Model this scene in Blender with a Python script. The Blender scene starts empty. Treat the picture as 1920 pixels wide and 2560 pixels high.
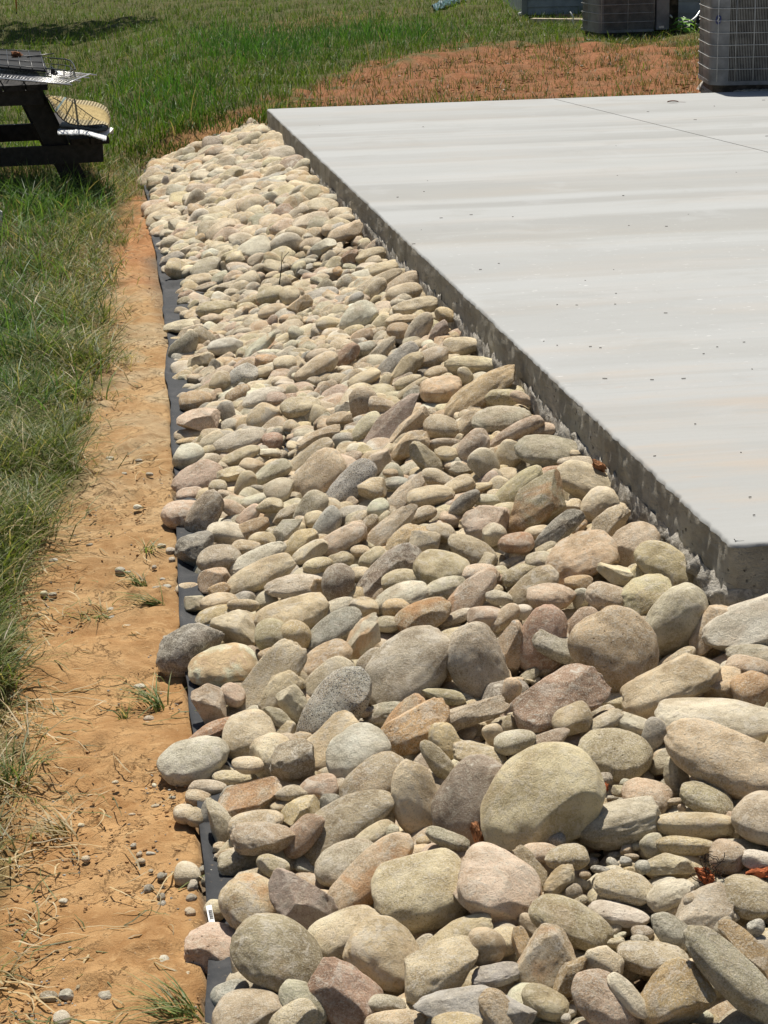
"""River stones banked along a new concrete patio, grass and clay behind."""
import bpy, math, re
import numpy as np
from mathutils import Vector, Matrix

# ------------------------------------------------------------------ camera, world, sun, exposure
sc = bpy.context.scene
COL = sc.collection
EYE = np.array([0.0, 0.0, 1.6])          # 1.6 m above the patio
FPX, HORIZON, ROLL = 5000.0, -281.0, 0.02  # focal length in photo pixels, horizon row, roll
PITCH = math.atan((1280 - HORIZON) / FPX)
_fwd = np.array([0, math.cos(PITCH), -math.sin(PITCH)])
_u0 = np.array([0, math.sin(PITCH), math.cos(PITCH)])
_r0 = np.array([1.0, 0, 0])
CR = math.cos(ROLL) * _r0 - math.sin(ROLL) * _u0
CU = math.sin(ROLL) * _r0 + math.cos(ROLL) * _u0
cam_d = bpy.data.cameras.new('camera')
cam = bpy.data.objects.new('camera', cam_d)
COL.objects.link(cam)
cam_d.sensor_fit = 'VERTICAL'
cam_d.sensor_height = 36.0
cam_d.lens = FPX * 36.0 / 2560.0
cam_d.clip_start = 0.1
cam_d.clip_end = 1000
cam.matrix_world = Matrix(((CR[0], CU[0], -_fwd[0], EYE[0]), (CR[1], CU[1], -_fwd[1], EYE[1]),
                           (CR[2], CU[2], -_fwd[2], EYE[2]), (0, 0, 0, 1)))
sc.camera = cam
SUN_EL, SUN_AZ = math.radians(63), math.radians(-8)   # azimuth from +Y, negative to the left
world = bpy.data.worlds.new('World')
sc.world = world
world.use_nodes = True
wn = world.node_tree.nodes
bg = wn['Background']
sky = wn.new('ShaderNodeTexSky')
sky.sky_type = 'NISHITA'
sky.sun_disc = False
sky.sun_elevation = SUN_EL
sky.sun_rotation = SUN_AZ
sky.air_density = 1.0
sky.dust_density = 1.2
world.node_tree.links.new(sky.outputs[0], bg.inputs[0])
bg.inputs[1].default_value = 0.05
sun_d = bpy.data.lights.new('sun', 'SUN')
sun_d.energy = 5.0
sun_d.angle = math.radians(0.53)
sun_d.color = (1.0, 0.945, 0.84)
sun = bpy.data.objects.new('sun', sun_d)
COL.objects.link(sun)
SUNV = Vector((math.sin(SUN_AZ) * math.cos(SUN_EL), math.cos(SUN_AZ) * math.cos(SUN_EL), math.sin(SUN_EL)))
sun.rotation_euler = SUNV.to_track_quat('Z', 'Y').to_euler()
sun.location = (0, 0, 30)
sc.view_settings.view_transform = 'Standard'
sc.view_settings.look = 'None'
sc.view_settings.gamma = 1
sc.view_settings.use_curve_mapping = False
sc.view_settings.exposure = 0.36
sc.render.engine = 'CYCLES'
sc.cycles.max_bounces = 5

R = np.random.default_rng(7)

# ------------------------------------------------------------------ picture <-> place
def ray(x, y):
    x = np.asarray(x, float); y = np.asarray(y, float)
    d = _fwd * FPX + (x - 960)[..., None] * CR + (1280 - y)[..., None] * CU
    return d / np.linalg.norm(d, axis=-1, keepdims=True)

def at(x, y, z=0.0):
    """point of the level z seen at photo pixel (x, y)"""
    d = ray(x, y)
    return EYE + d * ((z - EYE[2]) / d[..., 2])[..., None]

def at_d(x, y, Y):
    d = ray(x, y)
    return EYE + d * (Y / d[..., 1:2])

def pix(P):
    q = np.asarray(P, float) - EYE
    w = q @ _fwd
    return 960 + FPX * (q @ CR) / w, 1280 - FPX * (q @ CU) / w

NEAR = at(1826, 1362)                    # near corner of the patio
FAR = at(667, 272)                       # far corner
LEN = float(np.linalg.norm(FAR - NEAR))
EV = (FAR - NEAR) / LEN                  # along the patio's long edge, away from the camera
EU = np.array([-EV[1], EV[0], 0.0])
if EU[0] > 0: EU = -EU                   # to the left of that edge

def uv(P):
    Q = np.asarray(P)[..., :] - NEAR
    return Q @ EU, Q @ EV

def W(u, v, z=0.0):
    u = np.asarray(u, float); v = np.asarray(v, float); z = np.asarray(z, float)
    P = NEAR + u[..., None] * EU + v[..., None] * EV
    P[..., 2] = z
    return P

def sst(a, b, x):
    t = np.clip((x - a) / (b - a), 0, 1)
    return t * t * (3 - 2 * t)

ZP = -0.42
FV = [-4, -1.25, -.72, .02, .73, 1.285, 2.9, 4.29, 6.26, 8.2, 10.3, 12]
FU = [1.56, 1.445, 1.413, 1.376, 1.348, 1.328, 1.246, 1.177, 1.10, 1.053, .983, .93]
def fab_u(v):
    return np.interp(v, FV, FU)

def bank_z(u, v):
    """the surface the stones lie on"""
    uf = fab_u(v)
    t = np.clip(1 - u / uf, 0, 1.0)
    top = np.interp(v, [-3, -.6, .2, 3, 7, 11], [-.24, -.22, -.215, -.19, -.17, -.16])
    z = ZP + (top - ZP) * (t * .75 + .25 * t * t * (3 - 2 * t))
    return z

def ground_z(u, v):
    u = np.asarray(u, float); v = np.asarray(v, float)
    uf = fab_u(v)
    b = bank_z(u, v) - .03
    b = np.where(u > uf, ZP, b)
    b = np.where(u < 0.0, np.interp(v, [-3, -.6, .2, 3, 7, 11], [-.27, -.25, -.245, -.22, -.2, -.19]), b)
    back = ZP + (-.05 - ZP) * sst(1.7, -.1, u)
    back = back + sst(15, 30, v) * (-.12 - back) * .8
    w = sst(10.95, 11.6, v)
    return b * (1 - w) + back * w

def ground_pt(x, y):
    """where the ground is seen at photo pixel (x, y)"""
    x = np.asarray(x, float); y = np.asarray(y, float)
    z = np.full(np.broadcast(x, y).shape, -.3)
    d = ray(x, y)
    for _ in range(12):
        P = EYE + d * ((z - EYE[2]) / d[..., 2])[..., None]
        u, v = uv(P)
        z = .5 * z + .5 * ground_z(u, v)
    P = EYE + d * ((z - EYE[2]) / d[..., 2])[..., None]
    return P

# smooth value noise for shapes and layout
class Noise:
    def __init__(s, seed, dims=2, n=24, lo=.6, hi=1.6):
        r = np.random.default_rng(seed)
        k = r.normal(size=(n, dims)); k /= np.linalg.norm(k, axis=1, keepdims=True)
        s.k = k * r.uniform(lo, hi, (n, 1)) * 2 * math.pi
        s.p = r.uniform(0, 6.28, n); s.n = n
    def __call__(s, P):
        return np.sin(P @ s.k.T + s.p).sum(-1) / math.sqrt(s.n / 2)

# ------------------------------------------------------------------ mesh and object helpers
def mesh_np(name, V, F, mat=None, smooth=True, attrs=None):
    """V (n,3); F list of (m,k) int arrays"""
    me = bpy.data.meshes.new(name)
    V = np.asarray(V, np.float32)
    Fs = [np.asarray(f, np.int32) for f in (F if isinstance(F, list) else [F]) if len(f)]
    me.vertices.add(len(V)); me.vertices.foreach_set('co', V.ravel())
    li = np.concatenate([f.ravel() for f in Fs])
    tot = np.concatenate([np.full(len(f), f.shape[1], np.int32) for f in Fs])
    st = np.concatenate([[0], np.cumsum(tot)[:-1]]).astype(np.int32)
    me.loops.add(len(li)); me.loops.foreach_set('vertex_index', li)
    me.polygons.add(len(tot)); me.polygons.foreach_set('loop_start', st)
    try: me.polygons.foreach_set('loop_total', tot)
    except Exception: pass
    me.update(calc_edges=True)
    me.polygons.foreach_set('use_smooth', np.full(len(tot), bool(smooth)))
    for k, a in (attrs or {}).items():
        at_ = me.attributes.new(k, 'FLOAT_COLOR', 'POINT')
        a = np.asarray(a, np.float32)
        if a.ndim == 1: a = np.tile(a, (len(V), 1))
        if a.shape[1] == 3: a = np.concatenate([a, np.ones((len(a), 1), np.float32)], 1)
        at_.data.foreach_set('color', a.ravel())
    me.validate()
    if mat: me.materials.append(mat)
    return me

def link(name, me, parent=None, loc=None, **props):
    o = bpy.data.objects.new(name, me)
    COL.objects.link(o)
    if parent is not None: o.parent = parent
    if loc is not None: o.location = Vector([float(c) for c in loc])
    for k, v in props.items(): o[k] = v
    return o

def thing(name, label, cat, loc=(0, 0, 0), group=None, rotz=0.0):
    o = link(name, None, None, loc, label=label, category=cat)
    o.rotation_euler = (0, 0, rotz)
    if group: o['group'] = group
    return o

def grid_faces(n, m, off=0, close=False):
    i, j = np.meshgrid(np.arange(n - 1), np.arange(m if close else m - 1), indexing='ij')
    j2 = (j + 1) % m
    return off + np.stack([i * m + j, (i + 1) * m + j, (i + 1) * m + j2, i * m + j2], -1).reshape(-1, 4)

class MB:
    """collects simple shapes into one mesh"""
    def __init__(s): s.V = []; s.F = {3: [], 4: []}; s.n = 0
    def add(s, V, F):
        V = np.asarray(V, float).reshape(-1, 3)
        for f in F:
            f = np.asarray(f) + s.n
            if f.ndim == 1: f = f[None]
            s.F[f.shape[1]].append(f)
        s.V.append(V); s.n += len(V); return s
    def hexa(s, C):
        return s.add(C, [np.array([[0, 3, 2, 1], [4, 5, 6, 7], [0, 1, 5, 4], [1, 2, 6, 5], [2, 3, 7, 6], [3, 0, 4, 7]])])
    def box(s, x0, x1, y0, y1, z0, z1):
        return s.hexa([(x0, y0, z0), (x1, y0, z0), (x1, y1, z0), (x0, y1, z0), (x0, y0, z1), (x1, y0, z1), (x1, y1, z1), (x0, y1, z1)])
    def beam(s, A, B, w, h, up=(0, 0, 1)):
        A = np.array(A, float); B = np.array(B, float); d = B - A; d /= np.linalg.norm(d)
        r = np.cross(d, up); r /= np.linalg.norm(r); t = np.cross(r, d)
        C = [P + r * a * w / 2 + t * b * h / 2 for P in (A, B) for a, b in ((-1, -1), (1, -1), (1, 1), (-1, 1))]
        return s.hexa(C)
    def tube(s, pts, rad, k=6, closed=False):
        P = np.asarray(pts, float); n = len(P)
        T = np.gradient(P, axis=0)
        if closed: T = np.roll(P, -1, 0) - np.roll(P, 1, 0)
        T /= np.linalg.norm(T, axis=1, keepdims=True) + 1e-12
        ref = np.array([0, 0, 1.0]) if abs(T[0][2]) < .9 else np.array([1.0, 0, 0])
        ring = []
        nrm = np.cross(T[0], ref); nrm /= np.linalg.norm(nrm)
        rr = np.broadcast_to(np.asarray(rad, float), (n,))
        for i in range(n):
            nrm = nrm - T[i] * (nrm @ T[i]); nrm /= np.linalg.norm(nrm)
            b = np.cross(T[i], nrm)
            a = np.arange(k) * 2 * math.pi / k
            ring.append(P[i] + rr[i] * (np.cos(a)[:, None] * nrm + np.sin(a)[:, None] * b))
        V = np.concatenate(ring)
        F = [grid_faces(n, k, 0, True)]
        if closed:
            j = np.arange(k); j2 = (j + 1) % k
            F.append(np.stack([(n - 1) * k + j, j, j2, (n - 1) * k + j2], -1))
        else:
            c0, c1 = len(V), len(V) + 1
            V = np.concatenate([V, P[:1], P[-1:]])
            j = np.arange(k); j2 = (j + 1) % k
            F.append(np.stack([np.full(k, c0), j, j2], -1)); F.append(np.stack([np.full(k, c1), (n - 1) * k + j2, (n - 1) * k + j], -1))
        return s.add(V, F)
    def build(s, name, mat, parent=None, smooth=False, attrs=None, loc=None, **props):
        F = [np.concatenate(v) for v in s.F.values() if v]
        V = np.concatenate(s.V)
        return link(name, mesh_np(name, V, F, mat, smooth, attrs), parent, loc, **props)

# ------------------------------------------------------------------ materials
class NT:
    def __init__(s, name):
        s.m = bpy.data.materials.new(name); s.m.use_nodes = True
        s.t = s.m.node_tree; s.b = s.t.nodes['Principled BSDF']; s.out = s.t.nodes['Material Output']
    def n(s, typ, **kw):
        nd = s.t.nodes.new(typ)
        for k, v in kw.items():
            if k.startswith('i_'): nd.inputs[int(k[2:]) if k[2:].isdigit() else k[2:]].default_value = v
            else: setattr(nd, k, v)
        return nd
    def l(s, a, b): s.t.links.new(a, b)
    def put(s, sock, v):
        if isinstance(v, bpy.types.NodeSocket): s.l(v, sock)
        else: sock.default_value = v
    def noise(s, co, scale, detail=4, rough=.55, dist=0, out=0):
        nd = s.n('ShaderNodeTexNoise'); s.l(co, nd.inputs['Vector'])
        nd.inputs['Scale'].default_value = scale; nd.inputs['Detail'].default_value = detail
        nd.inputs['Roughness'].default_value = rough; nd.inputs['Distortion'].default_value = dist
        return nd.outputs[out]
    def ramp(s, v, a, b, lo=0.0, hi=1.0):
        nd = s.n('ShaderNodeMapRange', interpolation_type='SMOOTHSTEP')
        s.l(v, nd.inputs[0]); nd.inputs[1].default_value = a; nd.inputs[2].default_value = b
        nd.inputs[3].default_value = lo; nd.inputs[4].default_value = hi
        return nd.outputs[0]
    def ramp_lin(s, v, a, b):
        nd = s.n('ShaderNodeMapRange'); s.l(v, nd.inputs[0]); nd.inputs[1].default_value = a; nd.inputs[2].default_value = b
        return nd.outputs[0]
    def math(s, op, a, b=None, c=None):
        nd = s.n('ShaderNodeMath', operation=op)
        for i, v in enumerate((a, b, c)):
            if v is not None: s.put(nd.inputs[i], v)
        return nd.outputs[0]
    def mix(s, f, a, b, typ='MIX'):
        nd = s.n('ShaderNodeMix', data_type='RGBA', blend_type=typ, clamp_factor=True)
        s.put(nd.inputs[0], f)
        for i, v in ((6, a), (7, b)):
            if isinstance(v, (tuple, list)): v = tuple(v) + ((1,) if len(v) == 3 else ())
            s.put(nd.inputs[i], v)
        return nd.outputs[2]
    def scale(s, co, v):
        nd = s.n('ShaderNodeVectorMath', operation='MULTIPLY'); s.l(co, nd.inputs[0]); nd.inputs[1].default_value = v
        return nd.outputs[0]
    def add(s, co, v):
        nd = s.n('ShaderNodeVectorMath', operation='ADD'); s.l(co, nd.inputs[0]); s.put(nd.inputs[1], v)
        return nd.outputs[0]
    def bump(s, h, st, dist=.01, prev=None):
        nd = s.n('ShaderNodeBump'); nd.inputs['Strength'].default_value = st; nd.inputs['Distance'].default_value = dist
        s.l(h, nd.inputs['Height'])
        if prev is not None: s.l(prev, nd.inputs['Normal'])
        return nd.outputs[0]
    def fin(s, col, rough=.8, spec=.3, normal=None, metal=0.0):
        if isinstance(col, (tuple, list)): col = tuple(col) + ((1,) if len(col) == 3 else ())
        s.put(s.b.inputs['Base Color'], col); s.put(s.b.inputs['Roughness'], rough)
        s.b.inputs['Specular IOR Level'].default_value = spec; s.b.inputs['Metallic'].default_value = metal
        if normal is not None: s.l(normal, s.b.inputs['Normal'])
        return s.m

def plain(name, col, rough=.6, spec=.4, var=.15, sc_=30, bump=0.0, metal=0.0):
    t = NT(name); co = t.n('ShaderNodeTexCoord').outputs['Object']
    n = t.noise(co, sc_, 5)
    dark = tuple(c * (1 - var * 1.6) for c in col); lite = tuple(min(1, c * (1 + var)) for c in col)
    c = t.mix(t.ramp(n, .35, .65), dark, lite)
    nm = t.bump(n, bump, .004) if bump else None
    return t.fin(c, rough, spec, nm, metal)

# stones: tint and feat (vein, pit, stain, speckle) come from the stone itself
t = NT('river_stone'); co = t.n('ShaderNodeNewGeometry').outputs['Position']
tint = t.n('ShaderNodeAttribute', attribute_name='tint').outputs['Color']
fa = t.n('ShaderNodeAttribute', attribute_name='feat')
sep = t.n('ShaderNodeSeparateColor'); t.l(fa.outputs['Color'], sep.inputs[0])
vein, pit, stain, speck = sep.outputs[0], sep.outputs[1], sep.outputs[2], fa.outputs['Alpha']
off = t.n('ShaderNodeVectorMath', operation='SCALE'); t.l(tint, off.inputs[0]); off.inputs['Scale'].default_value = 37.0
co = t.add(co, off.outputs[0])
big = t.noise(co, 13, 3, .6); mid = t.noise(co, 60, 8, .76, .35); fine = t.noise(co, 260, 5, .8)
c = t.mix(t.ramp(big, .36, .64), t.mix(1.0, tint, (.72, .67, .60), 'MULTIPLY'), t.mix(1.0, tint, (1.14, 1.12, 1.10), 'MULTIPLY'))
c = t.mix(t.ramp(mid, .50, .62, 0, .50), c, (.66, .59, .46))                 # pale dusty film
c = t.mix(t.ramp(mid, .45, .34, 0, .55), c, t.mix(1.0, c, (.55, .50, .42), 'MULTIPLY'))
sr = t.n('ShaderNodeSeparateColor'); t.l(tint, sr.inputs[0])
hash_ = t.math('ADD', .38, t.math('MULTIPLY', t.math('FRACT', t.math('MULTIPLY', sr.outputs[0], 731.0)), .62)); hash2 = t.math('ADD', .25, t.math('MULTIPLY', t.math('FRACT', t.math('MULTIPLY', sr.outputs[1], 977.0)), .75))
c = t.mix(t.math('MULTIPLY', t.ramp(t.noise(co, 24, 6, .7, .8), .53, .60, 0, .55), hash2), c, (.68, .62, .52))
c = t.mix(t.math('MULTIPLY', t.ramp(fine, .53, .61, 0, .85), hash_), c, (.70, .65, .55))               # pale scratches and grains
c = t.mix(t.math('MULTIPLY', t.ramp(fine, .45, .37, 0, .80), hash_), c, (.10, .08, .06))
st = t.math('MULTIPLY', t.ramp(t.noise(co, 8, 5, .65, .6), .47, .60), stain)
c = t.mix(st, c, t.mix(.5, (.42, .20, .07), t.mix(1.0, c, (1.0, .62, .32), 'MULTIPLY')))
w = t.noise(t.scale(co, (1, 1.6, 3.4)), 34, 7, .72, .5)
vl = t.math('ABSOLUTE', t.math('SUBTRACT', w, .5))
vm = t.math('MULTIPLY', t.ramp(w, .585, .66), t.ramp(big, .40, .52))
c = t.mix(t.math('MULTIPLY', vm, vein), c, (.70, .64, .54))
sp = t.math('MULTIPLY', t.ramp(t.noise(co, 330, 2, .6), .54, .64), speck)
c = t.mix(sp, c, (.62, .61, .57))
sp2 = t.math('MULTIPLY', t.ramp(t.noise(co, 300, 2, .6), .46, .36), speck)
c = t.mix(sp2, c, (.07, .07, .07))
vor = t.n('ShaderNodeTexVoronoi'); vor.inputs['Scale'].default_value = 60; t.l(co, vor.inputs['Vector'])
pits = t.math('MULTIPLY', t.ramp(t.math('ADD', vor.outputs['Distance'], t.math('MULTIPLY', mid, .7)), .50, .34), pit)
c = t.mix(t.math('MULTIPLY', pits, .75), c, t.mix(1.0, c, (.45, .36, .26), 'MULTIPLY'))
h = t.math('ADD', t.math('MULTIPLY', mid, 1.0), t.math('MULTIPLY', fine, .45))
h = t.math('SUBTRACT', h, t.math('MULTIPLY', pits, 1.2))
M_STONE = t.fin(c, t.ramp(mid, .3, .7, .62, .85), .28, t.bump(h, .95, .008))

# grass
def grass_mat(name):
    t = NT(name)
    tint = t.n('ShaderNodeAttribute', attribute_name='tint').outputs['Color']
    t.fin(tint, .5, .3)
    tr = t.n('ShaderNodeBsdfTranslucent'); t.l(t.mix(1.0, tint, (1.25, 1.35, .7), 'MULTIPLY'), tr.inputs['Color'])
    mx = t.n('ShaderNodeMixShader'); mx.inputs[0].default_value = .38
    t.l(t.b.outputs[0], mx.inputs[1]); t.l(tr.outputs[0], mx.inputs[2]); t.l(mx.outputs[0], t.out.inputs[0])
    return t.m
M_GRASS = grass_mat('grass_blade')

# soil: base colour by zone (tint), relief and grit from noise
def soil_mat(name, st=.8):
    t = NT(name); co = t.n('ShaderNodeNewGeometry').outputs['Position']
    tint = t.n('ShaderNodeAttribute', attribute_name='tint').outputs['Color']
    a = t.noise(co, 4.5, 4, .6, .4); b = t.noise(co, 26, 6, .7, .5); f = t.noise(co, 150, 5, .75)
    c = t.mix(t.ramp(a, .35, .65), t.mix(1.0, tint, (.78, .72, .66), 'MULTIPLY'), t.mix(1.0, tint, (1.14, 1.17, 1.2), 'MULTIPLY'))
    c = t.mix(t.ramp(b, .52, .68, 0, .55), c, t.mix(1.0, tint, (1.30, 1.42, 1.55), 'MULTIPLY'))
    c = t.mix(t.ramp(b, .46, .30, 0, .6), c, t.mix(1.0, tint, (.62, .50, .38), 'MULTIPLY'))
    c = t.mix(t.ramp(f, .60, .70, 0, .5), c, (.60, .48, .33))
    c = t.mix(t.ramp(f, .40, .30, 0, .6), c, (.10, .055, .03))
    vc = t.n('ShaderNodeTexVoronoi', feature='DISTANCE_TO_EDGE'); vc.inputs['Scale'].default_value = 16; t.l(t.add(co, t.math('MULTIPLY', b, .12)), vc.inputs['Vector'])
    crack = t.math('MULTIPLY', t.ramp(vc.outputs['Distance'], .035, .0), t.ramp(a, .50, .60))
    c = t.mix(t.math('MULTIPLY', crack, .55), c, t.mix(1.0, c, (.45, .36, .28), 'MULTIPLY'))
    h = t.math('SUBTRACT', t.math('ADD', t.math('MULTIPLY', b, 1.0), t.math('MULTIPLY', f, .7)), t.math('MULTIPLY', crack, 1.0))
    return t.fin(c, .95, .12, t.bump(h, st, .012))
M_SOIL = soil_mat('clay_soil')

# landscape fabric
t = NT('landscape_fabric'); co = t.n('ShaderNodeNewGeometry').outputs['Position']
wv = t.n('ShaderNodeTexWave', wave_type='BANDS', bands_direction='X'); wv.inputs['Scale'].default_value = 130; t.l(co, wv.inputs['Vector'])
wv2 = t.n('ShaderNodeTexWave', wave_type='BANDS', bands_direction='Y'); wv2.inputs['Scale'].default_value = 130; t.l(co, wv2.inputs['Vector'])
wh = t.math('MULTIPLY', wv.outputs['Fac'], wv2.outputs['Fac'])
c = t.mix(t.ramp(t.noise(co, 9, 5, .7), .4, .7), (.022, .024, .028), (.05, .05, .052))
c = t.mix(t.ramp(t.noise(co, 60, 5, .7), .60, .78, 0, .6), c, (.25, .18, .11))
M_FABRIC = t.fin(c, .72, .35, t.bump(t.math('ADD', wh, t.math('MULTIPLY', t.noise(co, 14, 3), 3.0)), .35, .003))

# patio: coordinates are the patio's own (x across the long edge, y along it)
def concrete_top(name):
    t = NT(name); co = t.n('ShaderNodeTexCoord').outputs['Object']
    wob = t.noise(t.scale(co, (.5, .5, 1)), 1.0, 3, .5)
    wv = t.n('ShaderNodeCombineXYZ'); t.l(t.math('MULTIPLY', t.math('SUBTRACT', wob, .5), .16), wv.inputs[1])
    cw = t.add(co, wv.outputs[0])
    b1 = t.noise(t.scale(cw, (.10, 2.3, 1)), 1.0, 2, .5)
    b2 = t.noise(t.scale(cw, (.16, 6.5, 1)), 1.0, 3, .6)
    b3 = t.noise(t.scale(cw, (.5, 30, 1)), 1.0, 4, .7)
    patch = t.noise(co, .9, 4, .6, .5)
    b0 = t.noise(t.scale(cw, (.05, 1.05, 1)), 1.0, 1, .5)
    # trowel passes, far to near, read along the long edge (metres from the near corner)
    cs = t.n('ShaderNodeSeparateXYZ'); t.l(cw, cs.inputs[0])
    vv_ = t.math('ADD', cs.outputs[1], t.math('MULTIPLY', t.math('SUBTRACT', b1, .5), .10))
    L_, M_, D_, B_ = (.56, .56, .545), (.475, .47, .45), (.40, .392, .37), (.44, .42, .38)
    stops = [(0, (.52, .505, .475)), (.19, (.50, .49, .465)), (.75, (.47, .46, .435)), (1.0, (.53, .515, .485)), (1.32, (.50, .475, .44)), (1.42, (.46, .425, .385)), (1.50, (.55, .545, .53)),
             (1.95, L_), (2.02, M_), (2.15, (.49, .48, .455)), (2.3, L_), (2.55, (.50, .495, .475)), (3.02, M_), (3.12, L_), (3.6, L_), (3.72, M_), (4.15, (.48, .475, .455)), (4.28, L_), (4.5, (.54, .54, .52)),
             (4.6, B_), (5.14, D_), (5.22, L_), (5.58, L_), (5.64, D_), (5.76, D_), (5.82, L_), (5.92, (.53, .53, .515)), (5.98, B_), (6.56, D_), (6.62, L_), (6.96, L_), (11, M_)]
    def rampc(st_, lo, hi):
        r_ = t.n('ShaderNodeValToRGB'); e_ = r_.color_ramp.elements
        while len(e_) < len(st_): e_.new(.5)
        for k_, (p_, c_) in enumerate(st_):
            e_[k_].position = (p_ - lo) / (hi - lo)
        for k_, (p_, c_) in enumerate(st_): e_[k_].color = (*c_, 1)
        t.l(t.ramp_lin(vv_, lo, hi), r_.inputs[0]); return r_.outputs[0]
    near_c = rampc(stops, 0, 11)
    far_ = [(6.9, L_), (7.02, (.52, .52, .50)), (7.4, L_), (7.46, M_), (7.85, (.49, .485, .47)), (7.92, L_), (8.15, L_), (8.2, D_), (8.52, M_), (8.57, L_), (8.9, (.54, .54, .525)), (8.95, D_), (9.15, M_), (9.2, L_), (9.62, L_), (9.68, D_), (10.0, M_), (10.35, M_), (10.42, (.53, .53, .515)), (11, L_)]
    far_c = rampc(far_, 6.9, 11)
    c = t.mix(t.ramp(vv_, 6.85, 6.93), near_c, far_c)
    # every pass fades in and out across the slab
    c = t.mix(t.ramp(t.noise(t.scale(cw, (.35, .9, 1)), 1.0, 3, .5), .46, .62, 0, .5), c, (.51, .505, .49))
    c = t.mix(t.math('MULTIPLY', t.ramp(b2, .46, .43, 0, .35), t.ramp(b0, .35, .60)), c, (.40, .39, .365))
    c = t.mix(t.math('MULTIPLY', t.ramp(b2, .57, .59, 0, .3), t.ramp(patch, .45, .6)), c, (.57, .57, .56))
    c = t.mix(t.ramp(b3, .58, .40, 0, .10), c, (.38, .37, .35))
    c = t.mix(.38, c, (.50, .50, .49))
    blot = t.noise(t.scale(co, (1, 1.7, 1)), 1.5, 6, .62, .7)
    c = t.mix(t.ramp(blot, .52, .66, 0, .35), c, (.42, .41, .385)); c = t.mix(t.ramp(blot, .46, .34, 0, .30), c, (.57, .57, .565))
    c = t.mix(1.0, c, (.66, .675, .69), 'MULTIPLY')
    pore = t.ramp(t.noise(co, 70, 4, .75), .44, .30, 0, .16)
    c = t.mix(pore, c, (.20, .19, .17))
    cr = t.noise(t.scale(co, (1.2, 8, 1)), 1.0, 2, .4, 1.5)
    c = t.mix(t.math('MULTIPLY', t.ramp(t.math('ABSOLUTE', t.math('SUBTRACT', cr, .52)), .004, .0008), t.math('MULTIPLY', t.ramp(patch, .52, .6), .45)), c, (.28, .27, .25))
    sx = t.n('ShaderNodeSeparateXYZ'); t.l(co, sx.inputs[0])
    near = t.ramp(sx.outputs[1], 3.6, .3)
    rust = t.math('MULTIPLY', t.ramp(t.noise(t.scale(cw, (.35, 1.6, 1)), 1.3, 5, .65), .47, .66), t.math('ADD', .16, t.math('MULTIPLY', near, .5)))
    c = t.mix(t.math('MULTIPLY', rust, .55), c, (.44, .33, .23))
    smr = t.math('MULTIPLY', t.ramp(t.noise(t.scale(co, (4, 26, 1)), 1.0, 5, .7), .60, .72), t.math('MULTIPLY', near, .35))
    c = t.mix(smr, c, (.42, .24, .14))
    fl = t.ramp(t.noise(t.scale(co, (22, 70, 1)), 1.0, 2, .5), .68, .74)
    zone = t.math('MULTIPLY', t.ramp(sx.outputs[1], 1.2, 2.2), t.ramp(sx.outputs[1], 6.0, 4.0))
    c = t.mix(t.math('MULTIPLY', fl, t.math('MULTIPLY', zone, .55)), c, (.66, .66, .65))
    pin = t.ramp(t.noise(co, 260, 2, .5), .33, .25, 0, .5)
    c = t.mix(pin, c, (.22, .21, .19))
    h = t.math('ADD', t.noise(t.scale(co, (2, 60, 1)), 1.0, 4, .6), t.math('MULTIPLY', t.noise(co, 180, 3, .6), .5))
    return t.fin(c, .86, .25, t.bump(h, .22, .003))
M_TOP = concrete_top('troweled_concrete')
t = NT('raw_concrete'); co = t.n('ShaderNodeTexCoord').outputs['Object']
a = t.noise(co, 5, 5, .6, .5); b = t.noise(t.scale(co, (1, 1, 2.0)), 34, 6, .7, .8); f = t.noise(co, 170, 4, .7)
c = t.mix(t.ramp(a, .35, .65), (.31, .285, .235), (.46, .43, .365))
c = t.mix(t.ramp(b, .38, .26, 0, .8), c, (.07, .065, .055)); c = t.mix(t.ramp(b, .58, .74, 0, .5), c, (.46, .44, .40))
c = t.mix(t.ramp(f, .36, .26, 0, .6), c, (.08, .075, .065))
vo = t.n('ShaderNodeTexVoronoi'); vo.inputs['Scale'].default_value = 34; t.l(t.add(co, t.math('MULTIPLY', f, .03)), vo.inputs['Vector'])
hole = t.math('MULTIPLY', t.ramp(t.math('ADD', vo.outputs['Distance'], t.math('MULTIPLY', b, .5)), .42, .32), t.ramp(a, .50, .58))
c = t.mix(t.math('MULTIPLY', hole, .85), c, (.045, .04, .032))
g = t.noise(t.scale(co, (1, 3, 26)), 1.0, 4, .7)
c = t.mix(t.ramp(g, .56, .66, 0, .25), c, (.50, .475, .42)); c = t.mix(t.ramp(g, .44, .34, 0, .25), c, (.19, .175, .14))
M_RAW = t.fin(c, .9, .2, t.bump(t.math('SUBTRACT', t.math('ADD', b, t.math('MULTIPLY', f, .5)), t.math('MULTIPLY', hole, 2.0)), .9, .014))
t = NT('footing_concrete'); co = t.n('ShaderNodeTexCoord').outputs['Object']
b = t.noise(co, 40, 6, .75, .6); f = t.noise(co, 160, 4, .7)
c = t.mix(t.ramp(b, .35, .62), (.34, .31, .26), (.62, .58, .51))
M_LIP = t.fin(c, .9, .2, t.bump(t.math('ADD', b, f), .9, .015))
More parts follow.
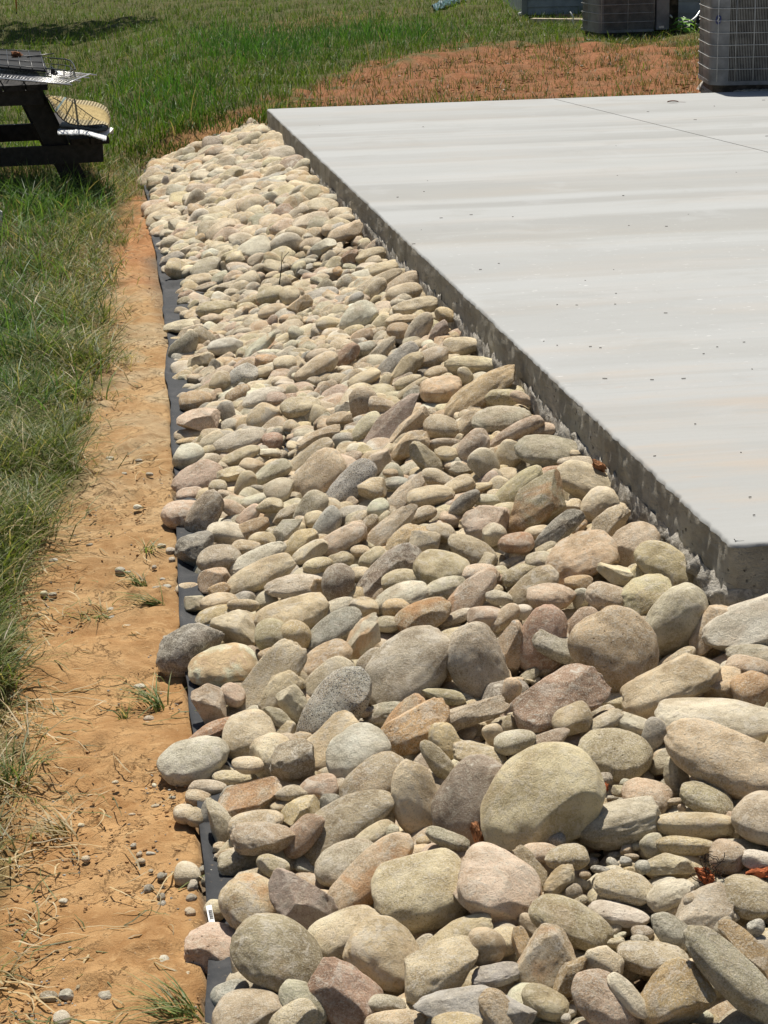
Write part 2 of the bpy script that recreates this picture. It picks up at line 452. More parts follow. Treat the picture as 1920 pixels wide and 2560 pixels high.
ROCKS = """
A 305 700 222 202 -15 pw bp|pitted pink and white boulder~overhanging the black fabric edge
A 880 775 405 280 -35 bt ov|huge flat brown-tan boulder~with pale scratches, near the bottom left
A 620 325 246 225 -30 tn os|tan boulder with a rusty corner~above the huge flat brown-tan boulder
A 1040 290 300 205 -55 pu a|purple-grey wedge-shaped block~behind the tan boulders at the bottom left
A 322 385 88 84 0 cr o+|cream stone with the barcode tag~at the fabric edge
A 1410 585 300 190 25 cr o
A 1400 1090 310 225 -42 rp a|rusty pink angular boulder~at the bottom, left of centre
A 455 1090 155 112 25 bg o|blue-grey oval stone~on the fabric at the bottom left
A 610 1245 290 200 15 pt o
A 1060 1160 220 150 -45 gg o
A 970 1295 200 125 30 cr o+
A 915 565 66 40 -10 dg o+|dark flat pebble~resting on the huge flat brown-tan boulder
A 505 835 135 46 -80 cr b
A 285 130 75 58 60 bg o
A 345 130 100 52 75 yt o
A 250 40 62 34 10 bg o
A 1610 1135 60 48 30 gg o
B 150 745 310 250 -35 ct o|broad cream-tan boulder~in the shadow under the largest cream oval
B 455 230 388 295 15 cy o|largest cream oval boulder~near the bottom centre
B 1085 200 335 300 -20 pw b+|mottled pink-white boulder~beside the largest cream oval
B 1345 40 195 92 -50 ol s+
B 720 615 320 122 28 cr o
B 600 880 345 215 30 ct a|fractured cream block with a dark crack~below the bottom centre boulders
B 980 690 150 150 0 tn r+|round tan ball-shaped stone~on top of the fractured cream block
B 1140 640 150 115 10 cr o
B 1285 680 155 72 -65 oc a
B 1065 925 195 92 12 bg b
B 1480 815 272 212 50 tn as|tan boulder with a rough broken face~right of the round tan ball-shaped stone
B 1350 520 122 72 -50 pt b+
B 1690 490 335 168 -28 ol o|dark olive oval boulder~lying behind the tan boulder with a rough broken face
B 885 1215 465 185 6 bg a|blue-grey flat-topped block~cut by the bottom of the picture
B 1080 1230 195 120 -60 tn o+|tan capsule-shaped stone~lying on the blue-grey flat-topped block
B 740 1335 195 98 0 yt o+
B 230 1310 240 92 4 tn o
B 150 1155 155 66 -5 gg o
B 60 1040 56 50 0 gr o
B 1465 1150 190 118 -25 ol o
C 30 955 190 112 62 ob a|amber-brown upright stone~between the tan and the cream cobbles low on the right
C -20 1283 42 40 0 gr o
C 475 190 242 125 -10 cy o|pointed cream cobble~above the long pale spotted cobble
C 415 420 242 96 -10 wg op|long pale spotted cobble~over a dark hollow on the right
C 850 250 190 112 30 wh o+
C 1090 435 288 190 25 gt a|grey-tan broken block~in the right foreground
C 860 560 190 112 -40 gr o
C 1510 285 225 160 -25 ol o
C 700 785 276 132 -8 bt op|brown-tan oval cobble~below the pale pebbles in the right foreground
C 290 835 160 138 -30 cr bp
C 310 1150 300 190 -45 pt o
C 500 1095 212 80 -50 wh o+
C 890 1115 300 235 50 oc a|large ochre angular boulder~at the bottom on the right
C 1400 950 525 165 -48 gg a+|long grey-green split slab~reaching into the bottom right corner
C 1520 735 330 100 -45 oc a
C 1560 530 76 62 30 bg a+
C 1290 512 82 52 50 gg o+
C 620 573 86 64 10 br o+
C 595 627 70 37 -5 gg o+
C 1022 292 62 50 0 br o+
C 1058 200 40 50 0 gr o+
C 400 655 72 46 5 ol b
C 110 172 76 46 -30 wh a+
C 45 242 72 74 0 br o+
C 100 307 62 34 25 gg o+
F 845 1212 200 95 -8 ct a
D 255 112 275 68 25 ru a|rust-brown elongated stone~poking out over the dirt from the left edge
D 150 337 285 180 20 wg o|large white-grey oval boulder~at the left edge under the rust-brown stone
D 600 125 212 190 20 cr o|rounded cream boulder~touching the rust-brown elongated stone
D 790 290 175 165 20 cr o
D 965 340 192 158 20 br b+|brown-grey round stone with a chipped rim~left of the bluish white boulder
D 890 225 122 100 30 pt o
D 1500 270 262 205 30 bw o+|big bluish white oval boulder~in the lower left centre
D 1280 225 300 175 42 ct s
D 1390 850 425 190 38 bt ov|big brown long boulder~slanting up to the right, left of centre
D 1650 520 290 185 35 tn o
D 730 982 262 130 0 pt b+|pink-tan flat-topped stone~with an undercut lower edge
D 660 855 220 98 10 ct o
D 610 665 272 150 20 rc as|rusty cream broad stone~above the pink-tan flat-topped stone
D 960 608 130 66 5 gt o+
D 490 480 182 60 0 ct o
D 260 562 150 64 0 gt o+
D 180 650 100 74 -10 ct o
D 65 780 82 78 0 cr o+
D 165 812 76 80 60 ct o
D 355 830 195 108 -62 cg a
D 255 780 132 48 80 gr b
D 520 1180 165 108 12 gt b|rough pitted grey-tan stone~just right of the bare fabric
D 430 1125 112 60 5 ct a
D 800 1212 132 84 -25 cr o
D 368 1055 60 44 0 ct a
D 462 1050 50 34 0 pt o
D 1430 1195 270 180 18 gt o|grey-tan oval boulder~below the big brown long boulder
E 20 1290 430 170 42 rc os|orange-cream boulder~behind the largest cream oval
D 1040 755 172 105 20 yt a
D 1050 955 205 110 50 rp o
D 1275 690 78 74 0 dg b+|small dark speckled stone~above the big brown long boulder
D 1345 560 100 70 30 wg o
D 1180 560 155 100 10 pt o
D 880 725 95 60 10 tn o
D 600 375 130 70 0 cr o
D 1650 950 172 78 30 cy o
E 290 30 260 125 55 rc os
E 400 85 310 165 30 or bp|rusty orange rough boulder~left of the buff stones in the middle
E 640 200 182 120 -62 yt op
E 575 335 192 84 -52 ol o+|leaning olive-tan finger-shaped stone~over the tall cream boulder's top right
E 400 672 332 190 -80 cr o|tall cream boulder~standing left of the dark purple-brown boulder
E 840 690 392 268 65 pb ov|dark purple-brown boulder~standing in the middle foreground
E 930 300 220 105 -10 ct b
E 1420 680 520 395 42 cy o|hugest cream-yellow boulder~right of the dark purple-brown boulder
E 1170 470 162 50 60 wh o
E 990 790 92 46 60 cr o
E 1220 180 166 94 12 cg o+|pale grey-cream oval cobble~above the hugest cream-yellow boulder
E 1390 235 300 98 28 pb o
E 1175 45 80 66 80 tn o
E 1040 120 82 84 20 ct o
E 660 990 178 68 -20 gg o+
E 690 1120 232 98 0 pk o
E 390 1115 132 70 15 rc o
E 460 1012 58 46 0 yt o
E 160 800 162 70 80 cr o
E 190 960 92 58 60 gg o
E 1430 1112 150 90 5 pt o
E 1650 1140 172 104 5 ol o|smooth olive-tan oval stone~beside the round grey pebble
E 1570 995 68 62 0 gr o+|round grey pebble~beside the hugest cream-yellow boulder
F 75 865 130 56 40 pt b+
B 1590 150 165 92 55 ct a+
F 385 283 290 200 -15 ol op|large olive-cream boulder~with a rough pit at its right end
F 1280 20 520 185 -6 gc o|broad pale greenish boulder~behind the giant tan oval at the right edge
F 1290 330 490 240 -22 ct o+|giant tan oval boulder~tilted down to the right edge
F 710 130 140 92 70 bg o
F 570 45 165 72 -20 wh o
F 280 35 186 74 25 gt o+
I 235 1195 160 120 25 ol o+|olive oval egg-shaped stone~resting against the big red-brown boulder
F 790 350 118 84 60 gg o
F 900 475 168 94 -75 gg o+
F 650 645 200 145 -15 pt o
F 1155 665 222 122 -25 ol o
F 1040 875 314 102 -2 ct r+|long cream capsule-shaped cobble~stacked on a smaller one at the right
F 975 1047 224 76 -3 yt r+|smaller yellow-tan capsule cobble~under the long cream capsule-shaped cobble
F 400 870 350 180 18 gg a+|grey-green cobble with a dark cut face~right of the hugest cream-yellow boulder
F 1335 1135 150 136 0 pt op+|round pinkish spotted cobble~beside the orange clay clod
F 1640 815 255 205 -10 gt o+
F 1590 1165 150 74 -10 wg o
F 300 485 70 48 0 gr o+
F 478 530 48 42 0 gr o+
F 580 520 46 30 0 tn o+
F 425 590 62 48 -20 ol a+
F 370 647 46 20 0 gr o+
F 885 677 66 30 10 br o+
F 945 738 34 36 0 pt o+
F 1370 900 70 90 0 ct o
F 700 1045 95 95 20 gt b
F 490 1080 56 48 0 pt b+
F 480 1172 48 36 -10 bg o+
F 528 1130 58 22 -8 cg o+
F 395 1120 60 28 10 gr o+
F 200 1180 50 42 0 dg o+
F 270 1240 80 30 -8 bg o+
F 365 1190 52 42 -30 bg a+
F 140 1282 50 40 0 br o+
F 620 1225 62 58 0 bg o+
F 570 1047 42 34 0 gt o+
G 250 608 285 190 35 dg av|dark grey angular boulder~with a pale vein, sitting on the dirt at the left edge
G 525 757 275 178 8 wh os|whitish boulder with a brown foot~right of the dark grey angular boulder
G 645 440 220 155 -15 cr a|blocky cream boulder~above the whitish boulder with a brown foot
G 445 1080 195 140 -52 pt av|pink-grey bulky stone~left of the big tan slab, at the fabric
G 600 985 106 88 -20 pt o+
G 900 885 385 165 50 ct s|big tan slab~running up to the right, left of centre
G 1100 330 300 150 22 ct o|broad tan-green boulder~behind the round buff stone
G 935 490 142 132 0 ol o
G 1125 495 128 124 0 yt r+|round buff stone~in front of the broad tan-green boulder
G 1445 440 248 120 32 bg ov+|blue-striped oval boulder~right of the round buff stone
G 1420 315 215 95 30 cg o
G 925 655 108 60 5 rc o+
G 1375 700 222 128 28 rc o
G 1385 842 228 108 38 gt o+
G 1445 1095 378 205 50 sg op|speckled grey granite boulder~slanting in the left centre
G 985 975 205 125 50 ct bp|pitted tan stone~on the big tan slab
G 1125 1080 165 105 -55 cg bp
G 975 1180 142 72 -35 gg a+
G 1140 885 68 44 -15 tn o+
H 60 1118 135 58 0 br o+
G 225 100 92 46 12 cy o+|flat cream oval pebble~on the bare fabric strip
G 290 230 90 68 10 cg a+
K 470 1235 150 105 5 rc a
G 490 108 90 50 8 oc a+
G 490 215 152 74 10 ct o
G 690 250 127 55 0 cr r+
G 460 330 165 78 20 yt o
K 830 1190 290 112 28 cy o|long cream-olive oval boulder~above the blocky cream boulder
G 1130 85 252 95 5 cg o+
G 1320 110 75 80 0 oc a+
G 1485 60 150 150 30 pb o
G 880 200 92 75 20 gt o
G 300 142 52 34 20 cr o
H 90 515 212 115 45 wh as
H 190 720 142 115 50 bt o
H 470 765 405 275 40 bn ov|giant grey and tan boulder~in the very middle of the stones
H 1035 720 308 225 -62 gt ov|giant flat tan-grey boulder~right of the giant grey and tan boulder
H 735 790 160 98 80 oc o
H 875 512 152 85 15 cr o
H 590 332 238 125 25 ob os+|ochre-brown boulder with a broken end~above the giant grey and tan boulder
H 860 350 145 52 25 gt o+
H 400 180 235 110 22 wh o|whitish cream boulder~behind the ochre-brown boulder
H 370 265 112 76 0 oc b+
H 100 255 120 80 -10 ct o
H 300 400 117 66 0 gt o
H 760 110 190 92 15 gg o
H 990 160 275 120 45 pt os|pink-tan long boulder~leaning up to the right near mid height
H 1220 182 110 60 -10 gt o+
H 1120 332 158 78 0 pt o
H 1260 350 150 72 40 ct o
H 1400 300 92 62 0 wg b+
I 60 172 192 108 0 pt o+|pink-grey oval cobble~standing proud in the right centre
H 1320 590 215 122 75 rc av
H 1565 525 280 195 80 rp ov|upright pink-brown boulder~crossed by a grey tongue-shaped stone
I 115 588 208 106 -25 gn o+|grey-green tongue-shaped stone~lying across the upright pink-brown boulder
I 140 1015 395 235 15 rb av|big red-brown boulder~with white scratches, right of centre
H 1325 960 112 74 80 ct o
H 980 1150 318 88 18 br a+|long brown-grey ridged stone~left of the big red-brown boulder
H 765 997 174 62 -12 ol o+|banana-shaped tan pebble~at the foot of the giant flat tan-grey boulder
H 265 1150 172 95 15 gn b
I 610 610 352 310 -50 op op|big orange-tan round boulder~left of the pale grey capsule boulder
I 1080 380 325 205 50 gc r+|pale grey capsule boulder~below the slab's near corner
I 850 155 222 152 15 yo b+|lumpy olive-cream boulder~above the big orange-tan round boulder
I 515 178 165 116 -10 pt o+
I 305 190 68 85 0 wg o
I 330 402 152 108 60 pk o
I 560 255 100 52 0 rc o
I 1400 455 240 142 50 cp bp|cream and ochre pitted boulder~under the slab's near corner
I 1740 430 400 215 18 wg a|pale grey angular boulder~at the right edge under the slab
I 1030 915 425 175 25 ct b|pointed tan-cream boulder~right of the big orange-tan round boulder
I 1470 900 170 140 10 rc a
I 1735 950 160 150 20 or o+|round orange-tan cobble~at the right edge
I 1700 760 180 90 -10 pt o
I 1120 690 150 62 30 ct o
I 1720 660 200 90 -5 gg o
J 700 360 270 145 -28 cr o|pale cream boulder~against the slab's shaded side
J 790 540 162 132 42 cr o+|smaller pale cream stone~in front of the pale cream boulder
J 255 560 315 182 35 bo as|brown-olive ridged boulder~near the slab, upper right
J 640 975 292 200 15 rc bp+|knobbly orange and grey boulder~near the slab's near end
J 1085 862 205 160 30 pt o
J 870 712 205 112 40 cr a+|grey-spotted cream block~behind the knobbly orange and grey boulder
J 1345 1045 265 155 -38 yo o|yellow-olive leaf-shaped boulder~touching the slab's broken footing
J 945 1118 170 78 -12 cr a+
J 620 1180 112 58 0 ob o+
J 430 770 265 88 42 dg av
L 1360 920 143 84 3 rb os+|red-brown flat oval stone~balanced near the upper right centre
J 300 1000 118 74 0 gt o+
J 150 1110 165 78 20 ol o
J 240 1240 235 125 40 ol o
J 560 562 85 74 0 cr a
J 385 100 284 132 -5 gn o|large grey-green oval boulder~close to the slab's middle
J 610 192 160 58 -3 gt o
J 450 282 155 68 5 ru o
J 600 112 52 30 0 tn o
J 955 562 66 44 0 tn a
J 110 410 255 95 40 yo o
L 1300 198 128 104 62 ct o
J 620 725 82 42 40 or o
J 275 765 112 52 10 cr o
J 1090 1125 92 58 60 yt o
L 265 1165 335 120 36 pb a|long purple-brown stone~slanting up in the left centre
L 740 1140 222 150 -10 ol o|olive-tan pear-shaped boulder~below the chipped tan stone
L 1000 985 212 102 -28 ol o
L 1120 745 195 140 20 pw bp+|white and pink crumbly boulder~left of the brown-olive ridged boulder
L 1182 850 100 94 10 cg b+
L 735 830 122 78 -15 tn o+
L 930 592 152 66 38 dg r+|dark grey capsule stone~left of the white and pink crumbly boulder
L 1115 565 105 50 -5 gn o+
L 868 455 146 72 25 ct o+
L 1050 462 112 42 12 ct o+
L 1105 285 150 115 -60 cg o+
L 620 235 182 82 -48 tn a+|tan fang-shaped stone~leaning left in the upper centre
L 705 378 132 68 -15 tn o+
L 900 312 95 64 20 dv a
L 788 185 95 64 -15 ct o+
L 200 262 155 76 50 pt a+
L 790 98 148 46 -2 br r+
L 480 120 172 105 30 rc a
L 367 422 104 50 5 bg o+|small blue-grey oval pebble~in the upper centre left
L 172 482 116 98 10 rc a
L 318 342 62 36 -5 tn o+
L 320 800 275 98 45 pt s
L 445 885 215 98 30 oc a|ochre slab-edged stone~in the left centre
L 600 925 120 104 -10 tn a+|chipped tan stone~with a dark broken face
L 570 692 132 62 22 ol o+
L 650 530 192 84 10 ct o
L 440 530 215 82 40 pt s
L 215 630 92 70 30 wh o+
L 130 790 120 62 50 tn o
L 225 760 125 40 48 tn o+
L 30 850 95 112 0 rc o
L 70 987 82 48 0 ct o+
L 172 1055 118 78 30 ct o+
L 525 1068 84 50 -60 cr o+
L 1045 1170 152 74 5 pt o
L 1010 130 165 110 50 pt o
L 415 1230 165 92 10 ol o
L 70 1190 100 70 0 ct o
K 375 678 200 122 62 br op+|dark brown egg-shaped boulder~standing on the left edge
K 195 680 178 112 10 pt o|pink-tan boulder~lying on the dirt left of the dark brown egg
K 250 520 108 60 10 pt o
K 310 385 212 118 25 pk o|smooth pink boulder~on the left edge above the dark brown egg
K 235 205 132 104 10 wg o|grey-white oval cobble~beside the fabric above the smooth pink boulder
K 552 836 160 90 -8 wh o+|smooth white oval cobble~right of the dark brown egg
K 755 805 158 72 25 ob o+
K 290 975 162 130 12 dg a+|dark broken-faced block~on the fabric under the dark brown egg
K 490 1050 180 112 12 gt o
K 712 967 115 72 0 ct o+
K 815 1055 245 88 28 wg o+|pale grey long stone~behind the long cream-olive oval boulder
K 1310 375 258 160 42 ct op|cream lichen-spotted boulder~in the upper left centre
K 1220 232 250 78 38 tn o
K 1570 455 270 118 45 sg op|long speckled grey stone~right of the cream lichen-spotted boulder
K 1000 492 132 108 30 gt o
K 1250 640 165 105 52 gt o
K 1400 765 145 95 58 bg op
K 1285 730 82 74 20 cy o
K 1165 922 158 92 40 yt o
K 1240 1000 162 70 30 cr o+
K 1310 1107 120 64 15 cy o+
K 1520 890 205 92 30 pt o
K 1060 812 142 84 50 gn a
K 1045 680 128 50 32 gt a
K 912 622 112 74 12 ol a+
K 610 642 118 62 -25 pt o+
K 585 545 112 42 -22 pt o
K 785 575 125 52 18 wh o
K 710 452 128 82 65 tn o+
K 585 352 125 58 12 cy a+
K 930 340 165 80 30 gg o
K 765 285 102 64 -8 tn o+
K 665 200 168 58 22 tn o
K 650 80 215 88 15 gt o
K 932 72 84 70 -10 rb o+|small rusty round stone~in the upper left centre
K 903 172 92 34 0 wh a+
K 425 80 112 64 30 cr o
K 405 155 58 44 10 tn o
K 233 80 98 32 8 oc o+|flat orange-tan stone~on the fabric's inner edge
K 828 476 78 34 -15 gr r+
K 272 1222 72 34 0 tn a
K 845 892 108 62 0 ct o
K 480 462 74 64 0 ol o
K 735 705 122 66 48 pt o
K 1505 1080 106 84 10 bo b+
N 190 500 158 92 58 gn o|grey-green heart-shaped stone~at the fabric edge in the far left
N 540 482 140 66 12 bw o+|flat lilac-grey oval~right of the grey-green heart-shaped stone
N 375 412 112 58 -35 bt o+
N 325 1118 175 112 8 pw a|pink and white angular block~beside the fabric in the upper left
N 295 930 132 78 12 oc o
N 570 1050 112 74 -60 gr a+
N 690 725 128 84 25 sg o+
N 500 772 94 78 20 bt o+
N 648 880 108 60 25 ob o+
N 850 1070 138 98 40 ct o
N 860 910 178 78 20 wg o
N 965 930 84 70 10 pb o+|small pinkish brown round stone~in the upper left centre
N 1165 990 162 88 8 tn o+
N 1298 665 192 84 28 ct o
N 1545 568 132 66 45 rb o+|smooth terracotta-coloured stone~in the upper centre
N 1035 630 94 68 0 ct o+
N 885 612 102 58 5 or a
N 860 702 78 44 20 tn o+
N 830 478 158 52 42 wh as|white-veined mauve stone~right of the flat lilac-grey oval
N 920 535 108 26 0 wh o+
N 1410 298 112 64 2 ct o
N 930 195 118 58 15 tn o
N 1155 155 118 60 30 oc a
N 1080 68 86 82 0 ct o+
N 915 62 112 72 10 ol o
N 470 175 165 68 8 ol o
N 428 260 90 42 2 pt o+
N 210 320 172 56 10 cr o
M 95 765 115 130 0 bt op|round tan-brown stone~left of the flat purple-grey slab
N 1488 1090 108 62 5 tn a+
N 1310 1235 195 54 20 tn a
N 340 600 108 62 5 cr a
M 310 950 350 108 42 pb sv+|flat purple-grey slab~veined white, in the upper centre
M 1070 690 350 138 38 oc a|big ochre wedge-shaped boulder~against the middle of the slab
M 740 650 168 112 8 rc o
M 1010 452 232 82 -3 cr r|pale capsule-shaped boulder~just above the big ochre wedge-shaped boulder
M 938 528 76 58 -58 tn o+
M 912 285 148 74 3 cr o+
M 550 155 168 82 58 cg op+|grey-cream leaning boulder~in the upper right centre
M 722 178 115 68 75 pb a+
M 382 158 92 68 0 ob o+
M 365 430 220 82 42 bg o+|long blue-grey stone~slanting up beside its tan twin
M 225 350 185 62 52 gt o
M 450 465 172 78 45 tn o+
M 660 385 145 82 20 bt o+
M 715 505 112 58 8 tn o
M 1240 888 236 106 3 gn o+|greenish grey oval boulder~with a dark underside near the slab
M 1265 695 165 92 0 yo o
M 1405 715 92 48 -30 pt o+
M 1350 1005 245 70 28 pt r+|long pinkish rod-shaped stone~below the greenish grey oval boulder
M 1580 975 112 60 0 pt o
M 745 950 148 96 -5 ol o+
M 935 945 162 68 45 ct o
M 480 965 205 78 42 rc a
M 120 955 145 82 38 cr o
M 518 685 98 62 20 dv a+
M 482 652 178 42 35 tn o+
M 465 575 112 44 22 cr o
M 255 785 118 66 -15 pt a+
M 100 555 142 58 25 cy o
M 95 310 112 56 12 gr o+
M 425 60 142 36 8 tn o
Q 812 765 170 70 27 tn o
Q 830 840 148 76 14 tn o+
Q 655 640 122 56 14 tn o+
Q 578 590 70 54 30 cg o+
Q 552 525 122 56 15 cy o
Q 385 555 92 62 45 rb a+
Q 312 555 82 42 55 oc o
Q 280 657 42 38 0 or o+
Q 160 455 108 52 25 wg a+
Q 110 300 112 92 30 gn o
Q 230 315 86 50 5 tn o+
Q 345 340 150 64 20 tn o
Q 212 65 82 48 5 gr o+
Q 600 815 112 72 50 tn o+
Q 435 885 68 48 40 bg o+
Q 560 775 262 52 28 tn o
Q 930 955 185 72 12 ct o
Q 868 985 58 40 0 br o+
Q 1170 1020 86 60 -20 yt o
Q 450 1045 162 118 28 wg o
"""
PEBBLES = """
72 1383 13 9 0 bg
134 1401 12 7 0 bg
111 1483 10 8 0 cg
132 1485 11 6 5 bg
223 1362 9 5 0 gr
300 1424 13 9 -20 bg
320 1430 8 4 0 bg
386 1417 7 7 0 gr
404 1363 11 6 0 gr
427 1376 13 10 0 gr
430 1398 9 8 0 gr
396 1468 15 5 0 bg
419 1466 11 7 20 bg
407 1447 8 4 0 bg
277 1523 9 7 0 bg
279 1543 11 7 0 bg
299 1517 7 5 0 gr
319 1567 14 8 15 cg
389 1577 11 9 0 gr
415 1594 10 8 0 gr
229 1620 9 6 0 bg
246 1638 13 6 0 gr
279 1616 8 7 0 gr
294 1599 7 4 0 gr
86 1687 14 8 0 wh
350 1715 16 8 -15 wg
372 1796 14 9 0 pt
366 1808 12 5 0 cg
288 1955 9 5 0 cr
386 1963 6 6 0 wh
388 2014 12 5 20 cg
431 1993 10 5 0 dg
330 2035 10 4 0 cr
203 2062 9 6 0 cr
214 2146 11 8 0 pt
333 2113 8 7 0 gr
377 2133 12 5 0 bg
353 2151 12 8 0 pt
349 2135 9 6 0 pt
377 2176 7 5 0 gr
405 2189 13 10 0 dg
482 2212 14 13 0 gr
372 2220 13 10 0 dg
403 2240 11 10 0 dg
404 2260 12 10 0 dg
158 2252 12 8 0 wg
479 2243 12 10 -20 gr
476 2278 14 10 12 pt
402 2408 23 19 0 wg
466 2408 8 9 0 dg
466 2433 12 11 0 ct
237 2431 11 10 30 wh
262 2440 14 6 20 ct
122 2488 22 13 0 br
165 2485 19 13 20 bg
203 2466 13 9 0 ol
266 2489 19 13 15 gr
364 2469 9 6 0 gr
406 2463 6 5 0 dg
358 2496 12 5 10 wh
307 2538 14 9 0 bg
154 2545 22 20 30 wg
283 2463 8 5 0 gr
275 1145 11 6 0 bg
347 1150 10 5 0 bg
309 1184 9 5 0 bg
374 1185 10 6 0 bg
222 1143 8 4 0 gr
245 1135 12 8 0 bg
200 1130 10 6 10 wg
266 1151 15 5 0 gr
200 1222 12 9 -30 wg
344 1267 12 7 0 wg
290 1122 8 4 0 cg
403 1030 4 3 0 cg
364 925 6 3 0 wh
364 795 5 3 0 gr
402 934 7 4 0 cg
470 2180 34 30 0 cg
500 2152 14 13 60 gr
514 2172 18 11 10 bg
504 2190 11 9 10 cg
"""
# ------------------------------------------------------------------ ground
XG_Y = [380, 440, 520, 600, 700, 760, 850, 930, 1050, 1150, 1230, 1290, 1400, 1500, 1600, 1700, 1780, 1860, 1960, 2100, 2600]
XG_X = [420, 384, 340, 306, 276, 255, 285, 270, 212, 222, 190, 128, 88, 62, 26, 20, 40, 70, 55, 12, -30]
CLAY = [(690, 280), (700, 250), (760, 222), (880, 178), (1000, 142), (1180, 118), (1340, 112), (1480, 102), (1700, 96), (1990, 100), (1990, 280), (660, 290)]
CLAY2 = [(590, 78), (700, 48), (860, 36), (1010, 28), (1060, 40), (900, 66), (720, 84), (610, 96)]
CLAY3 = [(560, 292), (600, 276), (650, 266), (667, 290), (590, 302)]

def inpoly(poly, x, y):
    x = np.asarray(x); y = np.asarray(y); r = np.zeros(x.shape, bool)
    n = len(poly)
    for i in range(n):
        x1, y1 = poly[i]; x2, y2 = poly[(i + 1) % n]
        if y1 == y2: continue
        c = (y1 > y) != (y2 > y)
        r ^= c & (x < (x2 - x1) * (y - y1) / (y2 - y1) + x1)
    return r

def axis(segs):
    out = []
    for a, b, s in segs:
        out += list(np.arange(a, b, s))
    return np.array(out + [segs[-1][1]])

ua = axis([(-120, -20, 20), (-20, -6, 2), (-6, 1.2, .12), (1.2, 2.45, .016), (2.45, 4, .08), (4, 12, .4), (12, 30, 3), (30, 120, 20)])
va = axis([(-30, -4, 4), (-4, -1.9, .15), (-1.9, 3.2, .016), (3.2, 7, .035), (7, 12, .07), (12, 32, .22), (32, 60, 2), (60, 280, 20)])
U, Vv = np.meshgrid(ua, va, indexing='ij')
n1 = Noise(1, 2, 20, .5, 2.2); n2 = Noise(2, 2, 40, 5, 16); n3 = Noise(3, 2, 40, 18, 34)
UV = np.stack([U, Vv], -1)
Z = ground_z(U, Vv)
near = sst(12, 9, Vv)
k = sst(-.02, .1, U - fab_u(Vv)) * near
ridge = np.maximum(n2(UV), 0) ** 1.5
rough = sst(-.2, .9, n1(UV * .9 + 5))
Z = Z + k * (.010 * n1(UV) + .0035 * n2(UV) + rough * (.004 * ridge + .0030 * n3(UV)))
Z = Z + sst(11, 13, Vv) * .025 * n1(UV)
P = W(U, Vv, Z)
px, py = pix(P.reshape(-1, 3)); front = (P.reshape(-1, 3) - EYE) @ _fwd > .5
px = np.where(front, px, -999); py = np.where(front, py, 3000)
wob = n1(UV * 1.7).reshape(-1); xg = np.interp(py, XG_Y, XG_X)
tint = np.tile(np.array([.43, .255, .115]), (len(px), 1))
def blend(w, c):
    global tint
    w = np.clip(w, 0, 1)[:, None]; tint = tint * (1 - w) + np.array(c) * w
blend(sst(1750, 1250, py + 60 * wob), (.40, .255, .125))
blend(sst(1500, 900, py) * sst(.3, -.5, wob), (.41, .30, .175))
blend(sst(760, 640, py + 20 * wob) * .9, (.38, .19, .085))
grassy = sst(25, -45, px - xg + 18 * wob)
blend(grassy * .8, (.11, .095, .04))
back = sst(470, 420, py) * front
uu, vv = U.ravel(), Vv.ravel()
blend((vv > 10.95) * sst(.2, 1.0, (vv - 10.9)), (.085, .085, .032))
jx_ = R.normal(size=len(px)); jy_ = R.normal(size=len(px))
cl = (inpoly(CLAY, px + 20 * jx_ + 30 * wob, py + 5 * jy_ + 6 * wob) | inpoly(CLAY3, px, py)) & (vv > 10.5)
cl2 = inpoly(CLAY2, px + 25 * jx_, py + 5 * jy_ + 4 * wob) & (vv > 12)
blend(cl2 * .35, (.22, .13, .06))
blend(cl * .92, (.27, .115, .055))
blend(cl * sst(-.1, .7, wob) * .6, (.17, .10, .05))
bank = (uu < fab_u(vv)) & (vv < 11.0)
blend(bank * 1.0, (.20, .15, .10))
blend(bank * sst(-.1, .6, wob) * .7, (.13, .105, .08))
link('ground', mesh_np('ground', P.reshape(-1, 3), grid_faces(len(ua), len(va))[:, ::-1], M_SOIL, True, {'tint': tint}), kind='structure')

# ------------------------------------------------------------------ patio
patio = link('patio', None, None, NEAR, kind='structure')
patio.rotation_euler = (0, 0, math.atan2(-EU[1], -EU[0]))      # own x points right, own y along the long edge
XR, YF, JX0, JX1 = 7.0, LEN, 2.71 + .155, 2.24                 # right limit, far limit, joint at the two ends
def jx(y): return np.interp(y, [0, 7.28, LEN, 20], [2.74, 2.71, 2.24, 2.24])
IN = .045
ys = np.concatenate([np.arange(IN, YF - IN, .25), [YF - IN]])
def panel(name, xa, xb):
    V, n = [], 12
    for y in ys:
        a, b = xa(y), xb(y)
        for i in range(n + 1):
            V.append((a + (b - a) * i / n, y, 0))
    me = mesh_np(name, V, grid_faces(len(ys), n + 1)[:, ::-1], M_TOP, True)
    return link(name, me, patio)
panel('slab_panel', lambda y: IN, lambda y: jx(y) - .004)
panel('slab_panel', lambda y: jx(y) + .004, lambda y: XR)
m = MB()
for a, b in zip(ys[:-1], ys[1:]):
    m.add([(jx(a) - .012, a, -.012), (jx(a) + .012, a, -.012), (jx(b) + .012, b, -.012), (jx(b) - .012, b, -.012)], [np.array([[0, 1, 2, 3]])])
m.build('control_joint', M_RAW, patio)

